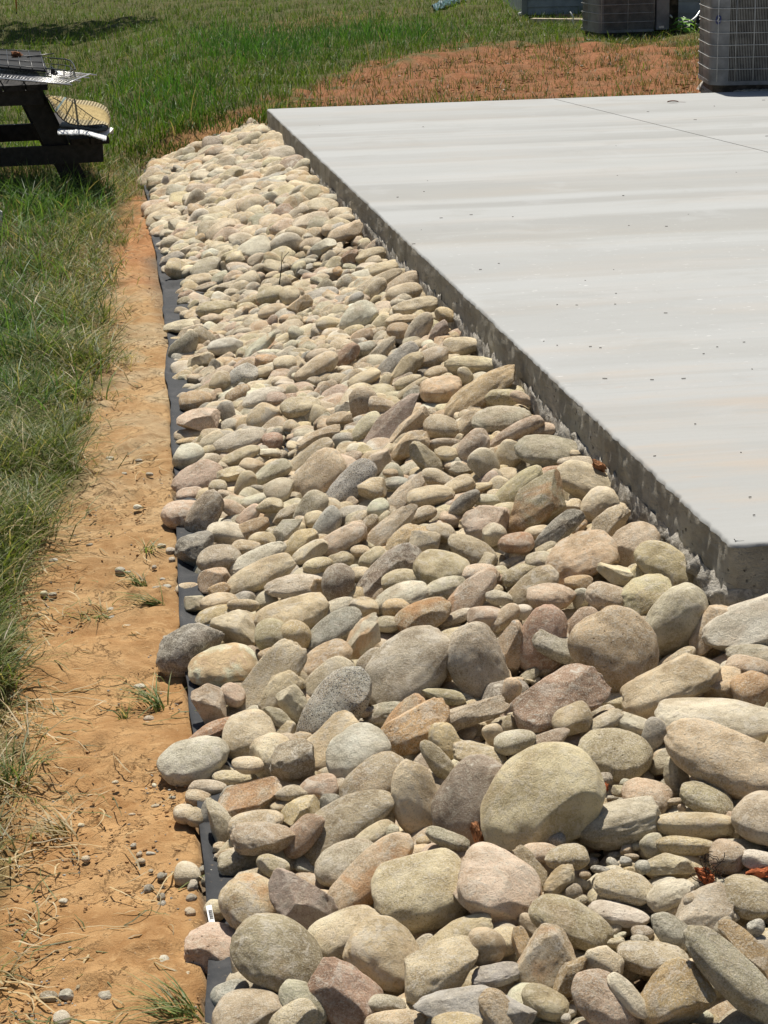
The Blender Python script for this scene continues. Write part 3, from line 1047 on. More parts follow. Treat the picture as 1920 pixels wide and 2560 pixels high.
# the rim: one profile swept round the far edge, the long edge and the near edge
def sweep_path():
    pts = [(x, YF) for x in np.arange(XR, .08, -.12)]
    pts += [(.012 * (1 - math.sin(t)), YF - .012 * (1 - math.cos(t))) for t in np.linspace(0, math.pi / 2, 4)]
    y = YF - .05
    while y > .04:
        pts.append((0, y)); y -= .012 + .004 * y
    r = .022
    pts += [(r * (1 - math.cos(t)), r * (1 - math.sin(t))) for t in np.linspace(0, math.pi / 2, 7)]
    pts += [(x, 0) for x in np.arange(.04, 1.6, .012)] + [(x, 0) for x in np.arange(1.6, XR - .1, .3)] + [(XR, 0)]
    return np.array(pts)
PA = sweep_path()
T = np.gradient(PA, axis=0); T /= np.linalg.norm(T, axis=1, keepdims=True)
OUT = np.stack([T[:, 1], -T[:, 0]], 1)
cen = np.array([3.0, 5.0]); flip = np.sign(((PA - cen) * OUT).sum(1)); flip[flip == 0] = 1
OUT = OUT * np.median(flip)
NP3 = Noise(11, 3, 50, 3, 30); NP1 = Noise(12, 1, 30, .5, 9); NPc = Noise(13, 3, 40, 1, 4)
def rim(name, prof, mat, amp, lipn=None, topcol=False):
    rows = []
    for o, z in prof: rows.append(np.concatenate([PA + OUT * o, np.full((len(PA), 1), z)], 1))
    A = np.stack(rows, 1)                                     # path, profile, 3
    for j, (o, z) in enumerate(prof):
        Q = A[:, j, :]
        d = amp[j] * (NP3(Q) * .6 + .5 * NPc(Q))
        A[:, j, :2] += OUT * d[:, None]
        if lipn is not None:
            A[:, j, 2] += lipn[j] * (NP3(Q * np.array([1.3, 1.3, .1]) + 3) * .5 + NPc(Q * np.array([1, 1, .1])) * .6)
    return mesh_np(name, A.reshape(-1, 3), grid_faces(len(PA), len(prof)), mat, True), A
prof = [(-IN, 0), (-.016, -.0001), (-.010, -.0004), (-.006, -.0014), (-.0022, -.0046), (0, -.010)]
me, _ = rim('slab_edge', prof, M_TOP, [0, .0004, .0012, .0020, .0026, .0030], [0, 0, .0004, .0008, .0012, .0012])
link('slab_edge', me, patio)
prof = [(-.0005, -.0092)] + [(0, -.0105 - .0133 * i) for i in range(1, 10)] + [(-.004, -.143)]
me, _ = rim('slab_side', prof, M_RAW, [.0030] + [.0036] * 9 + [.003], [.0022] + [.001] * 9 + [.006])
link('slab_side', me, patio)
# concrete squeezed out under the form boards, ragged, thicker towards the near corner
lip = []
prof = [(.000, -.120), (.014, -.126), (.030, -.134), (.040, -.146), (.044, -.162), (.034, -.18), (.012, -.215), (-.05, -.25)]
A = []
vv_ = PA[:, 1]
side = (np.abs(PA[:, 0]) < .02) & (PA[:, 1] > .02)
grow = np.where(side, np.interp(vv_, [0, .6, 2.5, 5, 11], [.75, .42, .22, .22, .15]), .35)
for o, z in prof:
    Q = np.concatenate([PA, np.full((len(PA), 1), z)], 1)
    rag = np.clip(.75 + .5 * NP3(Q * np.array([1.4, 1.4, 7])) + .35 * NPc(Q), .02, 2.2)
    off = (o * grow * rag) if o > 0 else np.full(len(PA), o)
    zz = z - .012 * NP3(Q * np.array([.8, .8, 0]) + 9) * (o > .005) - .02 * (NPc(Q * np.array([1.5, 1.5, 0])) > .3) * (o > .02)
    A.append(np.concatenate([PA + OUT * off[:, None], zz[:, None]], 1))
A = np.stack(A, 1)
link('footing_lip', mesh_np('footing_lip', A.reshape(-1, 3), grid_faces(len(PA), len(prof)), M_LIP, True), patio)

# ------------------------------------------------------------------ black fabric under the stones
vs = np.arange(-2.2, 10.75, .02)
nf = Noise(21, 1, 20, .15, 1.1); nf2 = Noise(22, 2, 30, 2, 9)
wid = np.linspace(0, .42, 22)
V = []
edge = fab_u(vs) + .005 * nf(vs[:, None]) + .0012 * Noise(23, 1, 10, 2, 4)(vs[:, None])
UU = edge[:, None] - wid[None]
VV = np.repeat(vs[:, None], len(wid), 1)
zz = np.where(UU > fab_u(VV), ZP, bank_z(np.minimum(UU, fab_u(VV)), VV) - .03)
zz = np.maximum(zz, ZP) + .012 + .006 * nf2(np.stack([UU, VV], -1)) * sst(0, .05, wid)[None] + .006 * sst(.03, 0, wid)[None]
P = W(UU, VV, zz)
o = link('landscape_fabric', mesh_np('landscape_fabric', P.reshape(-1, 3), grid_faces(len(vs), len(wid))[:, ::-1], M_FABRIC, True),
         label='black woven landscape fabric strip showing between the dirt and the stones', category='ground fabric')
sm = o.modifiers.new('thickness', 'SOLIDIFY'); sm.thickness = .003

# ------------------------------------------------------------------ stones
CC = {  # albedo, words
 'cr': ((.52, .45, .31), 'cream'), 'ct': ((.46, .38, .25), 'cream-tan'), 'cy': ((.50, .43, .285), 'yellowish cream'),
 'tn': ((.42, .345, .23), 'tan'), 'bt': ((.33, .27, .185), 'brown-tan'), 'yt': ((.46, .37, .205), 'buff'),
 'yo': ((.42, .37, .215), 'yellow-olive'), 'ol': ((.35, .30, .19), 'olive-tan'), 'gg': ((.36, .345, .255), 'grey-green'),
 'gn': ((.31, .30, .225), 'greenish grey'), 'gc': ((.46, .435, .34), 'pale greenish'), 'cg': ((.46, .42, .32), 'grey-cream'),
 'gr': ((.32, .31, .27), 'grey'), 'gt': ((.38, .335, .25), 'grey-tan'), 'bg': ((.29, .295, .28), 'blue-grey'),
 'bw': ((.47, .47, .43), 'bluish white'), 'wg': ((.48, .465, .40), 'whitish grey'), 'wh': ((.62, .57, .45), 'whitish'),
 'dg': ((.18, .172, .155), 'dark grey'), 'dv': ((.17, .175, .14), 'dark green-grey'), 'pt': ((.43, .33, .245), 'pinkish tan'),
 'pk': ((.42, .31, .24), 'pink-tan'), 'pw': ((.52, .40, .31), 'pinkish white'), 'rp': ((.37, .24, .175), 'rusty pink'),
 'rc': ((.45, .335, .215), 'rusty cream'), 'ru': ((.33, .175, .085), 'rust-brown'), 'or': ((.43, .26, .125), 'rusty orange'),
 'oc': ((.42, .30, .155), 'ochre'), 'ob': ((.32, .225, .12), 'ochre-brown'), 'bo': ((.27, .22, .13), 'brown-olive'),
 'br': ((.27, .215, .155), 'brown'), 'pb': ((.25, .19, .155), 'purple-brown'), 'pu': ((.31, .245, .21), 'purple-grey'),
 'bn': ((.37, .32, .25), 'grey-brown'), 'rb': ((.31, .185, .125), 'red-brown'), 'sg': ((.36, .355, .33), 'speckled grey'),
 'op': ((.43, .325, .19), 'orange-tan'), 'cp': ((.47, .38, .24), 'cream-ochre')}
TILE = dict(A=(440, 2160), B=(920, 2160), C=(1420, 2160), D=(440, 1800), E=(920, 1800), F=(1420, 1800), G=(400, 1440), H=(880, 1440),
            I=(1360, 1440), J=(1260, 1100), K=(400, 1080), L=(880, 1080), M=(880, 780), N=(400, 720), Q=(760, 480))
SHAPE = {'o': .62, 'f': .40, 's': .36, 'r': .92, 'a': .62, 'b': .78}

def ico(n):
    g = (1 + 5 ** .5) / 2
    V = [(-1, g, 0), (1, g, 0), (-1, -g, 0), (1, -g, 0), (0, -1, g), (0, 1, g), (0, -1, -g), (0, 1, -g), (g, 0, -1), (g, 0, 1), (-g, 0, -1), (-g, 0, 1)]
    V = [np.array(v) / np.linalg.norm(v) for v in V]
    F = [(0, 11, 5), (0, 5, 1), (0, 1, 7), (0, 7, 10), (0, 10, 11), (1, 5, 9), (5, 11, 4), (11, 10, 2), (10, 7, 6), (7, 1, 8),
         (3, 9, 4), (3, 4, 2), (3, 2, 6), (3, 6, 8), (3, 8, 9), (4, 9, 5), (2, 4, 11), (6, 2, 10), (8, 6, 7), (9, 8, 1)]
    for _ in range(n):
        c, G = {}, []
        def mid(a, b):
            k = (min(a, b), max(a, b))
            if k not in c:
                v = V[a] + V[b]; V.append(v / np.linalg.norm(v)); c[k] = len(V) - 1
            return c[k]
        for a, b, d in F:
            x, y, z = mid(a, b), mid(b, d), mid(d, a)
            G += [(a, x, z), (b, y, x), (d, z, y), (x, y, z)]
        F = G
    return np.array(V), np.array(F)
ICO = {k: ico(k) for k in (1, 2, 3, 4)}

def unit_rock(lod, shape, r):
    """a stone of about unit radius, axes: 0 long, 1 wide, 2 thin"""
    v = ICO[lod][0]
    e = {'o': 2.25, 'f': 2.4, 'r': 2.1, 's': 3.0, 'a': 2.5, 'b': 2.7}[shape] + r.uniform(-.15, .35)
    q = v / (np.abs(v) ** e).sum(1, keepdims=True) ** (1 / e)
    # egg / kidney bias, low lumps
    q = q * (1 + (q[:, :1] * r.uniform(-.20, .20)) * np.array([0, 1, 1]))
    q[:, 1] += r.uniform(-.20, .20) * q[:, 0] ** 2
    amp = {'o': .05, 'f': .05, 'r': .03, 's': .06, 'a': .075, 'b': .07}[shape]
    N1 = Noise(int(r.integers(1 << 30)), 3, 7, .22, .50); N2 = Noise(int(r.integers(1 << 30)), 3, 12, .6, 1.3)
    f = 1 + amp * N1(v) + amp * .45 * N2(v)
    if lod >= 4:
        N3 = Noise(int(r.integers(1 << 30)), 3, 30, 1.6, 4.0)
        f = f + (.009 if shape in 'orf' else .014) * N3(v)
    q = q * f[:, None]
    nch = {'o': r.integers(0, 2) if lod >= 4 else r.integers(0, 4), 'f': r.integers(0, 3), 'r': 0, 's': r.integers(4, 7), 'a': r.integers(6, 10), 'b': r.integers(2, 5)}[shape]
    for _ in range(nch):
        n = r.normal(size=3); n[2] *= .6; n /= np.linalg.norm(n)
        d = r.uniform(.60, .86) if shape in 'as' else r.uniform(.76, .94)
        s = q @ n - d
        s = np.maximum(s, 0)
        q = q - n * (s * (.97 if shape in 'as' else .90))[:, None]
    if shape in 'ab' and lod >= 3:
        N4 = Noise(int(r.integers(1 << 30)), 3, 30, 1.2, 3.4)
        q = q * (1 + .014 * np.abs(N4(v))[:, None])
    return q

def frame(x, y, ang):
    d = ray(x, y)
    r_ = CR - d * (CR @ d); r_ /= np.linalg.norm(r_)
    u_ = np.cross(r_, d); a = math.radians(ang)
    return math.cos(a) * r_ + math.sin(a) * u_, -math.sin(a) * r_ + math.cos(a) * u_, d

# depth along every view ray, every GS photo pixels: what a stone coming down would touch
GS = 4
gx = np.arange(180, 2300, GS) + 0.0; gy = np.arange(240, 2900, GS) + 0.0
GX, GY = np.meshgrid(gx, gy)
RD = ray(GX, GY)
def depth_of(zfun):
    z = np.full(GX.shape, -.3)
    for _ in range(14):
        tt = (z - EYE[2]) / RD[..., 2]
        Pp = EYE + RD * tt[..., None]
        u, v = uv(Pp); z = .5 * z + .5 * zfun(u, v)
    return (z - EYE[2]) / RD[..., 2]
def base_depth(drop):
    D = depth_of(lambda u, v: np.where(u > fab_u(v), ZP, np.where(v > 11.2, ground_z(u, v), bank_z(np.maximum(u, 0), v) - drop)))
    te = (0.012 - ((EYE - NEAR) @ EU)) / (RD @ EU)               # patio's long side
    Pp = EYE + RD * te[..., None]; u, v = uv(Pp)
    ok = (te > 0) & (v > 0) & (v < LEN) & (Pp[..., 2] < 0) & (Pp[..., 2] > -.3)
    D = np.where(ok, np.minimum(D, te), D)
    te = (-.012 - ((EYE - NEAR) @ EV)) / (RD @ EV)               # near side
    Pp = EYE + RD * te[..., None]; u, v = uv(Pp)
    ok = (te > 0) & (u < 0) & (Pp[..., 2] < 0) & (Pp[..., 2] > -.3)
    D = np.where(ok, np.minimum(D, te), D)
    te = -EYE[2] / RD[..., 2]
    Pp = EYE + RD * te[..., None]; u, v = uv(Pp)
    ok = (u < 0) & (v > 0) & (v < LEN)
    return np.where(ok, np.minimum(D, te), D)
D = base_depth(.065)
BASE = base_depth(0.0)

def settle(x, y, a, b, ang, ratio, q=22, tau=None, deep=False):
    """slide a stone along its view ray until it touches what lies behind; a, b in photo pixels"""
    sA = abs(math.sin(math.radians(ang)))
    tau = math.radians(30 + 42 * sA ** 1.5) if tau is None else tau
    i0 = max(0, int((y - a - gy[0]) / GS)); i1 = min(len(gy), int((y + a - gy[0]) / GS) + 2)
    j0 = max(0, int((x - a - gx[0]) / GS)); j1 = min(len(gx), int((x + a - gx[0]) / GS) + 2)
    ci = min(max(int(round((y - gy[0]) / GS)), 0), len(gy) - 1); cj = min(max(int(round((x - gx[0]) / GS)), 0), len(gx) - 1)
    tb = BASE[ci, cj]
    m = tb / FPX
    A_, B_ = a * m, b * m
    Pw = B_ / math.sqrt(math.sin(tau) ** 2 + (ratio * math.cos(tau)) ** 2); Qw = Pw * ratio
    p = np.array([math.sin(tau), math.cos(tau)]); qn = np.array([math.cos(tau), -math.sin(tau)])
    K = np.outer(p, p) / Pw ** 2 + np.outer(qn, qn) / Qw ** 2
    t = tb
    if i1 > i0 + 1 and j1 > j0 + 1:
        dx = (GX[i0:i1, j0:j1] - x) * m; dy = -(GY[i0:i1, j0:j1] - y) * m
        ca, sa = math.cos(math.radians(ang)), math.sin(math.radians(ang))
        x1 = dx * ca + dy * sa; x2 = -dx * sa + dy * ca
        disc = (K[0, 1] * x2) ** 2 - K[1, 1] * (K[0, 0] * x2 ** 2 + x1 ** 2 / A_ ** 2 - 1)
        ok = disc > 0
        if ok.sum() > 0:
            s = np.sqrt(np.where(ok, disc, 0))
            bk = (-K[0, 1] * x2 + s) / K[1, 1]; fr = (-K[0, 1] * x2 - s) / K[1, 1]
            sub = D[i0:i1, j0:j1]
            t = float(np.percentile((sub - bk)[ok], q))
            t = min(max(t, tb - .10 - 1.1 * Pw), tb + .03)
            if deep: t = max(t, tb - .004 - .15 * Pw)
            f1, f2, dd = frame(x, y, ang)          # at the outer edge a stone stands on the dirt, not on its neighbours
            up_ = math.sqrt((A_ * f1[2]) ** 2 + (Pw * (math.sin(tau) * f2[2] + math.cos(tau) * dd[2])) ** 2 + (Qw * (math.cos(tau) * f2[2] - math.sin(tau) * dd[2])) ** 2)
            tg = (ZP + .004 + .93 * up_ - EYE[2]) / dd[2]
            ug, vg = uv(EYE + dd * tg)
            if vg < 10.5 and ug > fab_u(vg) - .10: t = max(t, tg)
            sub[ok] = np.minimum(sub[ok], (t + fr)[ok])
    sc_ = t / tb
    e1, e2, d = frame(x, y, ang)
    axp = math.sin(tau) * e2 + math.cos(tau) * d; axq = math.cos(tau) * e2 - math.sin(tau) * d
    C = EYE + d * t
    return C, np.stack([e1, axp, axq]), np.array([A_, Pw, Qw]) * sc_, (e1, e2, A_ * sc_, B_ * sc_)

def fit(q, axes, rad, out):
    """stretch the unit stone into its place so that its outline has the wanted half sizes"""
    V = (q * rad) @ axes
    e1, e2, A_, B_ = out
    for e, w in ((e1, A_), (e2, B_)):
        s = V @ e; lo, hi = s.min(), s.max()
        V = V + np.outer((s - (lo + hi) / 2) * (2 * w / (hi - lo)) - s, e)
    return V

hero = []
for line in ROCKS.strip().split('\n'):
    f, _, lab = line.partition('|')
    p = f.split()
    ox, oy = TILE[p[0]]
    x, y, a, b, ang = [float(k) for k in p[1:6]]
    x = ox + x / 3.318; y = oy + y / 3.318; a *= 1.07 / 3.318; b *= 1.08 / 3.318
    fl = p[7]
    hero.append(dict(x=x, y=y, a=max(a, b), b=min(a, b), ang=ang if a >= b else ang + 90, c=p[6], s=fl[0], f=fl[1:], lab=lab, key=y + b * (1.15 if '+' in fl else .45) + (70 * y / 2560 if '+' in fl else 0), hero=True))
for h in hero:
    if h['ang'] > 90: h['ang'] -= 180
# smaller stones fill the bank under and between them; beyond the middle they make up the bank
fills = []
palette = ['cr'] * 7 + ['ct'] * 11 + ['cy'] * 6 + ['tn'] * 10 + ['bt'] * 3 + ['yt'] * 4 + ['yo'] * 2 + ['ol'] * 4 + ['gg'] * 3 + ['gn'] * 2 + ['cg'] * 5 + ['gr'] * 3 + ['gt'] * 9 + ['bg'] * 4 + ['wg'] * 6 + ['wh'] * 3 + ['pt'] * 6 + ['pk'] * 3 + ['rc'] * 4 + ['oc'] * 2 + ['br'] * 1 + ['pb'] * 1 + ['rb'] * 1 + ['dg']
def scatter(u0, u1, v0, v1, cell, smin, smax, layer):
    for vv in np.arange(v0, v1, cell):
        for uu in np.arange(u0, u1, cell):
            u = uu + R.uniform(-.5, .5) * cell; v = vv + R.uniform(-.5, .5) * cell
            uf = float(fab_u(v))
            far_cut = 11.30 - .52 * max(u, 0)
            if u > uf - .035 - .05 * R.random() or v > far_cut: continue
            if v > .02 and u < .045: continue
            if v < .02 and u < -1.0: continue
            z = float(bank_z(max(u, 0), v))
            P = W(u, v, z + .02)
            X, Y = pix(P)
            if X < 150 or X > 2100 or Y > 2750: continue
            size = smin + (smax - smin) * R.random() ** 1.8
            px_ = size * FPX / float(np.linalg.norm(P - EYE))
            asp = R.uniform(.40, .80)
            ang = R.normal(20, 22)
            fills.append(dict(x=float(X), y=float(Y), a=px_, b=px_ * asp, ang=float(np.clip(ang, -75, 80)), c=palette[R.integers(len(palette))],
                              s='ooooofffrabbs'[R.integers(13)], f=('v' if R.random() < .12 else '') + ('s' if R.random() < .2 else '') + ('p' if R.random() < .12 else ''), lab='', key=float(Y) - 2000 + (1e5 if layer else 0), hero=False, layer=layer, v=v))
scatter(-1.0, 1.6, -2.2, 4.6, .080, .034, .066, 0)
scatter(0, 1.4, 4.4, 11.4, .088, .036, .075, 0)
scatter(-.7, .8, -2.0, .15, .036, .006, .017, 0)
scatter(.0, 1.3, -2.0, 5, .085, .030, .056, 0)
n_first = len(fills)
scatter(0, 1.4, 6.2, 11.4, .090, .040, .108, 1)
lo = [f for f in fills if not f['layer']]; hi = [f for f in fills if f['layer']]
for f in hi: f['key'] = f['y']
lo.sort(key=lambda f: f['y'])
top = sorted(hero + hi, key=lambda f: f['key'])
rocks_all = []
for f in lo + top:
    q_ = 13 if f['hero'] else 20
    big = f['hero'] and f['a'] > 62 and f['s'] in 'ob'
    ratio = .50 if big else SHAPE[f['s']]
    f['pl'] = settle(f['x'], f['y'], f['a'], f['b'], f['ang'], ratio, q_, math.radians(33 + 34 * abs(math.sin(math.radians(f['ang'])))) if big else None, (not f['hero']) and not f['layer'] and f['v'] < 6.6)
    rocks_all.append(f)
rank = sorted(hero + hi, key=lambda f: -f['a'] * f['b'])
keep = set(id(f) for f in rank[:296])

def feat_of(f):
    rr = R.random()
    return np.array([1.0 if 'v' in f['f'] else .15 * R.random(), 1.0 if 'p' in f['f'] else 0, (.6 if f['hero'] else .35) if 's' in f['f'] else .15 * R.random(), 1.0 if f['c'] == 'sg' else (.25 if rr < .3 else .08)])
def tint_of(f):
    c = np.array(CC[f['c']][0]); k = R.uniform(.92, 1.10)
    pull = .20 if f['hero'] else .32
    L = c.sum() / (.44 + .37 + .25)
    c = (c * (1 - pull) + pull * np.array([.43, .385, .28]) * (.6 + .4 * L)) * np.array([1.36, 1.34, 1.30])
    return np.clip(c * k * R.uniform(.97, 1.03, 3), .02, .75)

land = [f for f in hero if f['lab'] and id(f) in keep]
for f in hero:
    if f['lab']:
        short, _, place = f['lab'].partition('~')
        f['short'] = short; f['label'] = (short + ' ' + place).strip()
used = set(f['label'] for f in hero if f['lab'])
def direction(dx, dy):
    a = math.degrees(math.atan2(-dy, dx)) % 360
    return ['right of', 'up and right of', 'above', 'up and left of', 'left of', 'down and left of', 'below', 'down and right of'][int((a + 22.5) // 45) % 8]
def auto_label(f, noun, pool, where=None):
    r_ = math.sqrt(f['a'] * f['b']) * (1 / (f['y'] + 281)) * 1e3
    size = '' if noun == 'pebble' else ('large' if r_ > 32 else 'medium' if r_ > 20 else 'small')
    asp = f['b'] / f['a']
    shp = {'a': 'angular', 'b': 'blocky', 's': 'flat slab-like', 'r': 'rounded'}.get(f['s'], 'slender' if asp < .42 else 'oval' if asp < .78 else 'round')
    head = ' '.join(w for w in (size, CC[f['c']][1], shp, noun) if w)
    near_ = sorted(pool, key=lambda g: math.hypot(g['x'] - f['x'], (g['y'] - f['y']) * 1.2) / (g['y'] + 400))
    for adj in ('', 'farther out ', 'lower-lying ', 'half-hidden '):
        for g in near_[:9]:
            if g is f: continue
            dx, dy = f['x'] - g['x'], f['y'] - g['y']
            gap = math.hypot(dx, dy) - g['a'] * .75 - f['a'] * .7
            rel = ('just ' if gap < 18 else '') + direction(dx, dy)
            s = f"{adj}{head} {rel} the {g['short']}"
            if len(s.split()) <= 16 and s not in used:
                used.add(s); return s
    return head + ' among many like it'

SX = {'V': [], 'F': [], 'T': [], 'E': [], 'n': 0}
def to_stuff(f, lod):
    q = unit_rock(lod, f['s'], R); C, ax, rad, out = f['pl']
    V = fit(q, ax, rad, out) + C; F = ICO[lod][1]
    SX['V'].append(V); SX['F'].append(F + SX['n']); SX['n'] += len(V)
    SX['T'].append(np.tile(tint_of(f), (len(V), 1))); SX['E'].append(np.tile(feat_of(f), (len(V), 1)))
for f in rocks_all:
    if id(f) in keep:
        C, ax, rad, out = f['pl']
        lod = 4 if f['a'] > 52 else 3
        V = fit(unit_rock(lod, f['s'], R), ax, rad, out)
        me = mesh_np('river_stone', V, ICO[lod][1], M_STONE, True, {'tint': tint_of(f), 'feat': feat_of(f)})
        if 'label' not in f: f['label'] = auto_label(f, 'stone', land)
        link('river_stone', me, None, C, label=f['label'], category='stone', group='river stones banked against the patio')
    else:
        to_stuff(f, 3 if f['a'] > 26 else 2)
me = mesh_np('river_stone_bed', np.concatenate(SX['V']), np.concatenate(SX['F']), M_STONE, True, {'tint': np.concatenate(SX['T']), 'feat': np.concatenate(SX['E'])})
link('river_stone_bed', me, kind='stuff', label='smaller river stones filling the bank beside the patio', category='stones')
print('stones', len(keep), 'loose', len(fills), 'verts', SX['n'])
# ------------------------------------------------------------------ pebbles on the dirt
peb = []
for line in PEBBLES.strip().split('\n'):
    p = line.split(); peb.append(dict(x=float(p[0]), y=float(p[1]), a=float(p[2]) * .95, b=float(p[3]) * .95, ang=float(p[4]), c=p[5], s='oobr'[R.integers(4)], f='', lab='', hero=False))
extra = [dict(short='lower left corner of the photo', x=0, y=2560, a=10, b=10), dict(short='grass tuft on the dirt', x=385, y=1755, a=30, b=20),
         dict(short='dry straw clump', x=165, y=2090, a=50, b=20), dict(short='long grass at the left edge', x=40, y=1420, a=60, b=40)]
for f in peb:
    C = ground_pt(f['x'], f['y'] + f['b'] * .5)
    m = float(np.linalg.norm(C - EYE)) / FPX
    q = unit_rock(3 if f['a'] > 10 else 2, f['s'], R)
    th = math.radians(f['ang'])
    ax = np.array([[math.cos(th), math.sin(th), 0], [-math.sin(th), math.cos(th), 0], [0, 0, 1.0]])
    A_, B_ = f['a'] * m, f['b'] * m
    V = (q * np.array([A_, B_ * 1.5, B_ * .85])) @ ax
    me = mesh_np('pebble', V, ICO[3 if f['a'] > 10 else 2][1], M_STONE, True, {'tint': tint_of(f), 'feat': feat_of(f)})
    link('pebble', me, None, C + np.array([0, 0, B_ * .35]), label=auto_label(f, 'pebble', land + extra), category='pebble', group='pebbles scattered on the bare dirt')
V, F, TT, n = [], [], [], 0
def crumb(C, s, col, lod=1, shape='a', flat=.42):
    global n
    q = unit_rock(lod, shape, R) * np.array([1, .8, flat]) * s
    th = R.uniform(0, 6.28); c_, s_ = math.cos(th), math.sin(th)
    q = q @ np.array([[c_, s_, 0], [-s_, c_, 0], [0, 0, 1]])
    V.append(q + C); F.append(ICO[lod][1] + n); n += len(q); TT.append(np.tile(col, (len(q), 1)))
cnt = 0
nc = Noise(31, 2, 20, .8, 3)
while cnt < 2400:
    x, y = R.uniform(-20, 520), R.uniform(560, 2600)
    xg = np.interp(y, XG_Y, XG_X); 
    if x < xg - 30: continue
    P = ground_pt(x, y); u, v = uv(P)
    if u < fab_u(v) + .01: continue
    if R.random() > .25 + .75 * (nc(np.array([[u, v]]))[0] > .25): continue
    k = R.random()
    if k < .22: crumb(P + [0, 0, .001], R.uniform(.0015, .0045), np.array([.33, .32, .29]) * R.uniform(.6, 1.6))
    else: crumb(P, R.uniform(.002, .009) * R.uniform(.35, 1), np.array([.42, .25, .12]) * R.uniform(.85, 1.25))
    cnt += 1
for _ in range(2600):
    x, y = R.uniform(600, 1990), R.uniform(30, 280)
    if inpoly(CLAY, np.array(x), np.array(y)) or inpoly(CLAY2, np.array(x), np.array(y)):
        P = ground_pt(x, y); u, v = uv(P)
        if v > 10.95: crumb(P, R.uniform(.006, .022), np.array([.40, .19, .10]) * R.uniform(.7, 1.25) if R.random() < .93 else np.array([.6, .52, .42]))
link('soil_crumbs', mesh_np('soil_crumbs', np.concatenate(V), np.concatenate(F), M_SOIL, True, {'tint': np.concatenate(TT)}), kind='stuff')

# orange clay clods among the stones, a rusty one under the slab, a twig, the barcode tag
M_CLAY = plain('orange_clay', (.42, .13, .055), .95, .1, .35, 40, .8)
M_CLAYB = plain('brown_clay', (.33, .16, .08), .95, .1, .4, 40, .8)
M_TWIG = plain('twig_bark', (.045, .032, .022), .9, .2, .3, 90, .4)
def clod(x, y, a, b, ang, mat, label, push=0.0):
    C, ax, rad, out = settle(x, y, a, b, ang, .8, 20)
    q = unit_rock(3, 'a', R); N4 = Noise(int(R.integers(1 << 30)), 3, 40, 1, 4)
    q = q * (1 + .10 * N4(q))[:, None]
    V = fit(q, ax, rad, out)
    link('clay_clod', mesh_np('clay_clod', V, ICO[3][1], mat, False), None, C, label=label, category='clay clod', group='clay clods between the stones')
clod(1498, 1990, 41, 11, 56, M_CLAY, 'bright orange finger-like clay clod standing beside the hugest cream-yellow boulder')
clod(1766, 2192, 36, 20, -45, M_CLAY, 'orange clay clod tangled with roots below the two capsule-shaped cobbles')
clod(1897, 2182, 34, 15, 4, M_CLAY, 'flat orange clay clod cut by the right edge of the picture')
clod(1193, 2086, 34, 14, -75, M_CLAYB, 'brown knobbly clay clod between the dark purple-brown boulder and the cream-yellow one')
clod(1497, 1164, 24, 12, -35, M_CLAYB, 'rusty crumbly clay clod stuck under the long side of the patio')
rt = MB()
C = EYE + ray(1775, 2180) * (D[int((2180 - gy[0]) / GS), int((1775 - gx[0]) / GS)] - .01)
for _ in range(26):
    a = C + R.normal(size=3) * .012; pts = [a]
    d_ = R.normal(size=3); d_ /= np.linalg.norm(d_)
    for _k in range(6):
        d_ = d_ + R.normal(size=3) * .5; d_ /= np.linalg.norm(d_); pts.append(pts[-1] + d_ * .007)
    rt.tube(pts, .0009, 4)
o = rt.build('root_tangle', M_TWIG, None, True); o['label'] = 'tangle of fine dark roots clinging to the orange clay clod'; o['category'] = 'roots'
def on_ray(x, y, lift=.0):
    i = min(max(int((y - gy[0]) / GS), 0), len(gy) - 1); j = min(max(int((x - gx[0]) / GS), 0), len(gx) - 1)
    return EYE + ray(x, y) * (D[i, j] - lift)
b0, b1 = on_ray(698, 712, .02), on_ray(698, 712, .02) + np.array([.02, .0, .165])
tw = MB(); tw.tube([b0, b0 * .5 + b1 * .5 + [.004, 0, 0], b1], [.0032, .0026, .0014], 6); tw.tube([b0 * .35 + b1 * .65, b0 * .25 + b1 * .75 + [.018, 0, .02], b1 + [.035, 0, .0]], .0016, 5)
o = tw.build('twig', M_TWIG, None, True); o['label'] = 'thin dark forked twig standing upright between the far stones'; o['category'] = 'twig'

M_WHITE = plain('white_plastic', (.75, .75, .73), .5, .4, .06, 30)
M_INK = plain('black_ink', (.02, .02, .022), .6, .3, .1)
tagC = on_ray(526, 2286, .010)
d = ray(525, 2290); tr = CR - d * (CR @ d); tr /= np.linalg.norm(tr); tu = np.cross(tr, d)
tag = link('barcode_tag', None, None, tagC, label='small white tag with a black barcode stuck to the cream stone at the fabric edge', category='tag')
a0 = math.radians(12); t1 = math.cos(a0) * tr + math.sin(a0) * tu; t2 = -math.sin(a0) * tr + math.cos(a0) * tu
m_ = float(np.linalg.norm(tagC - EYE)) / FPX
t2 = t2 + d * .95                       # the tag lies back on the stone
tnr = np.cross(t1, t2); tnr /= np.linalg.norm(tnr)
if tnr[2] < 0: tnr = -tnr
def tagbox(mb, x0, x1, y0, y1, z0, z1, bend=.3):
    C_ = []
    for z in (z0, z1):
        for x, y in ((x0, y0), (x1, y0), (x1, y1), (x0, y1)):
            C_.append((x * t1 + y * t2 + tnr * (z + 2 - bend * abs(x) * .3)) * m_)
    mb.hexa(C_)
m = MB(); tagbox(m, -7, 7, -23, 20, 0, 2); m.build('tag_body', M_WHITE, tag)
yy = -14
for wbar in (1.6, .8, 2.2, .8, 1.4, .8, 2.0, 1.2, .8):
    m = MB(); tagbox(m, -3.2, 6, yy, yy + wbar, 2.1, 2.5); m.build('bar', M_INK, tag); yy += wbar + 1.3

